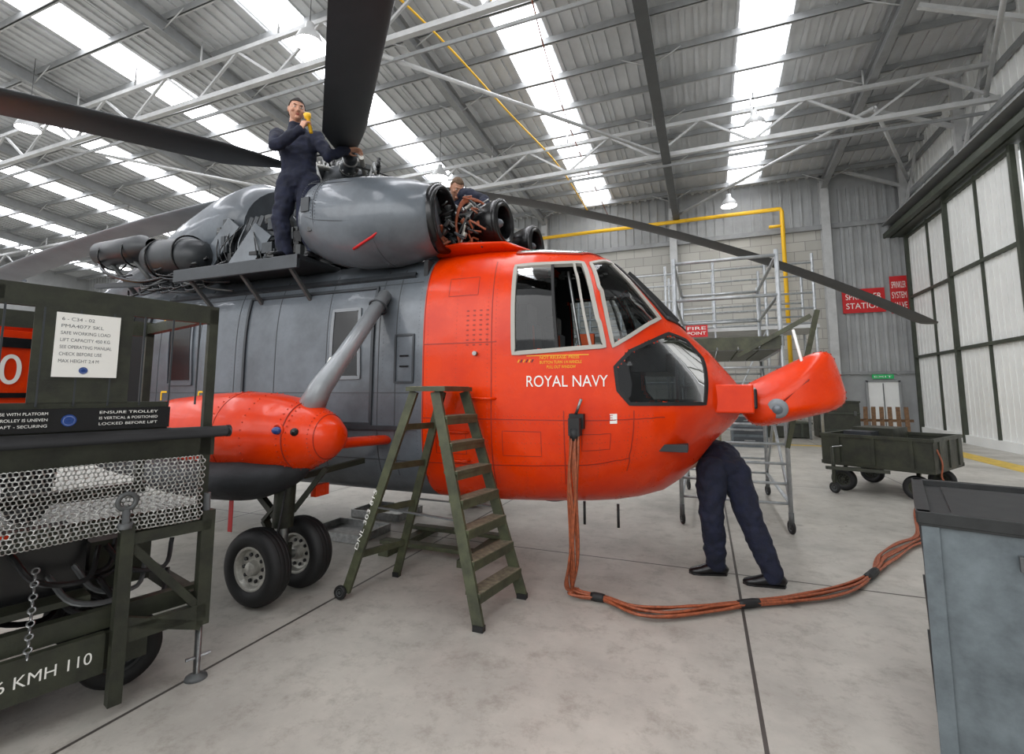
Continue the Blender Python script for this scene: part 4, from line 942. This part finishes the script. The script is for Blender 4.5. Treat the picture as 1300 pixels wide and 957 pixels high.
for i in range(6): g.bar((5.6+.26*i,22.2,.15),(5.8+.26*i,22.9,1.1),.14,.03,BROWN)
for z in(.15,.6): g.bar((5.5,22.2+z*.6,z),(7.2,22.2+z*.6,z),.05,.1,BROWN)
g.box((6.4,22.6,.07),(2,.9,.14),BROWN); g.obj("timber_pallet")
for x,y,z,s in((1.2,17.0,1.0,1.0),(-9.5,20,1.2,1.6)):
    g=MB(); g.box((x,y,z/2),(s,.8,z),CABM); g.box((x,y,z+.02),(s+.05,.85,.04),CABT)
    for k in range(3): g.box((x,y-.41,z*(.2+.3*k)),(s*.9,.03,z*.22),GREYD); g.box((x,y-.44,z*(.2+.3*k)),(s*.3,.03,.03),STEEL)
    g.obj("tool_chest",None,.01)
g=MB(); g.box((-8.9,3.0,1.75),(2.3,1.5,1.3),RED); g.box((-8.9,3.0,.8),(2.4,1.4,.5),BLK2); g.box((-8.9,3.0,2.45),(2.0,1.4,.1),RED)
g.box((-7.95,3.2,2.56),(.25,1.1,.14),YEL); g.box((-7.725,3.0,2.25),(.03,1.45,.12),BLK2); g.box((-7.725,3.0,1.62),(.03,1.45,.06),BLK2); g.box((-7.725,3.62,1.75),(.04,.06,1.25),BLK2)
text(g,"30",(-7.738,2.85,1.75),(0,1,0),(0,0,1),.42,WHITE,h=.36); g.box((-8.9,2.235,2.15),(2.1,.02,.12),WHITE)
for x in(-9.6,-8.1):
    for y in(2.35,3.6): wheel(g,(x,y,.38),(0,1,0),.38,.25,STEELD)
g.box((-7.73,3.0,1.2),(.06,1.3,.25),STEELD)
g.obj("red_service_vehicle",None,.02)
for (x,y) in((-3.95,4.75),(-4.1,5.7)):
    g=MB(); g.box((x,y,.012),(.75,.55,.02),STEEL)
    for s in(-1,1): g.bar((x-.375,y+s*.275,.05),(x+.375,y+s*.275,.05),.02,.09,STEEL); g.bar((x+s*.375,y-.275,.05),(x+s*.375,y+.275,.05),.02,.09,STEEL)
    g.obj("drip_tray")
g=MB()
for x in(-3.1,-2.2): g.box((x,4.75,.035),(.12,1.0,.07),OLIVEL)
g.box((-2.65,4.45,.09),(1.2,.12,.04),OLIVEL); g.box((-2.65,5.05,.09),(1.2,.12,.04),OLIVEL); g.obj("ground_stand",None,.005)

# ================================================================ WORLD + CAMERA
w=bpy.data.worlds.new("daylight"); SC.world=w; w.use_nodes=True; w.node_tree.nodes["Background"].inputs[0].default_value=(.95,.975,1,1); w.node_tree.nodes["Background"].inputs[1].default_value=1.2
def area(loc,rot,sx,sy,e,nm):
    l=bpy.data.lights.new(nm,'AREA'); l.shape='RECTANGLE'; l.size=sx; l.size_y=sy; l.energy=e; o=bpy.data.objects.new(nm,l); o.location=loc; o.rotation_euler=rot; SC.collection.objects.link(o)
area((-3,-9,7),(math.radians(62),0,0),26,6,1200,"added_front_fill")  # added fill lamp behind the camera
cam=bpy.data.cameras.new("camera"); co=bpy.data.objects.new("camera",cam); SC.collection.objects.link(co)
co.location=(0,0,1.65); co.rotation_euler=(math.radians(96),0,math.radians(21.7))
cam.sensor_width=36; cam.lens=17; cam.shift_y=-44.5/1300; cam.clip_start=.05; SC.camera=co
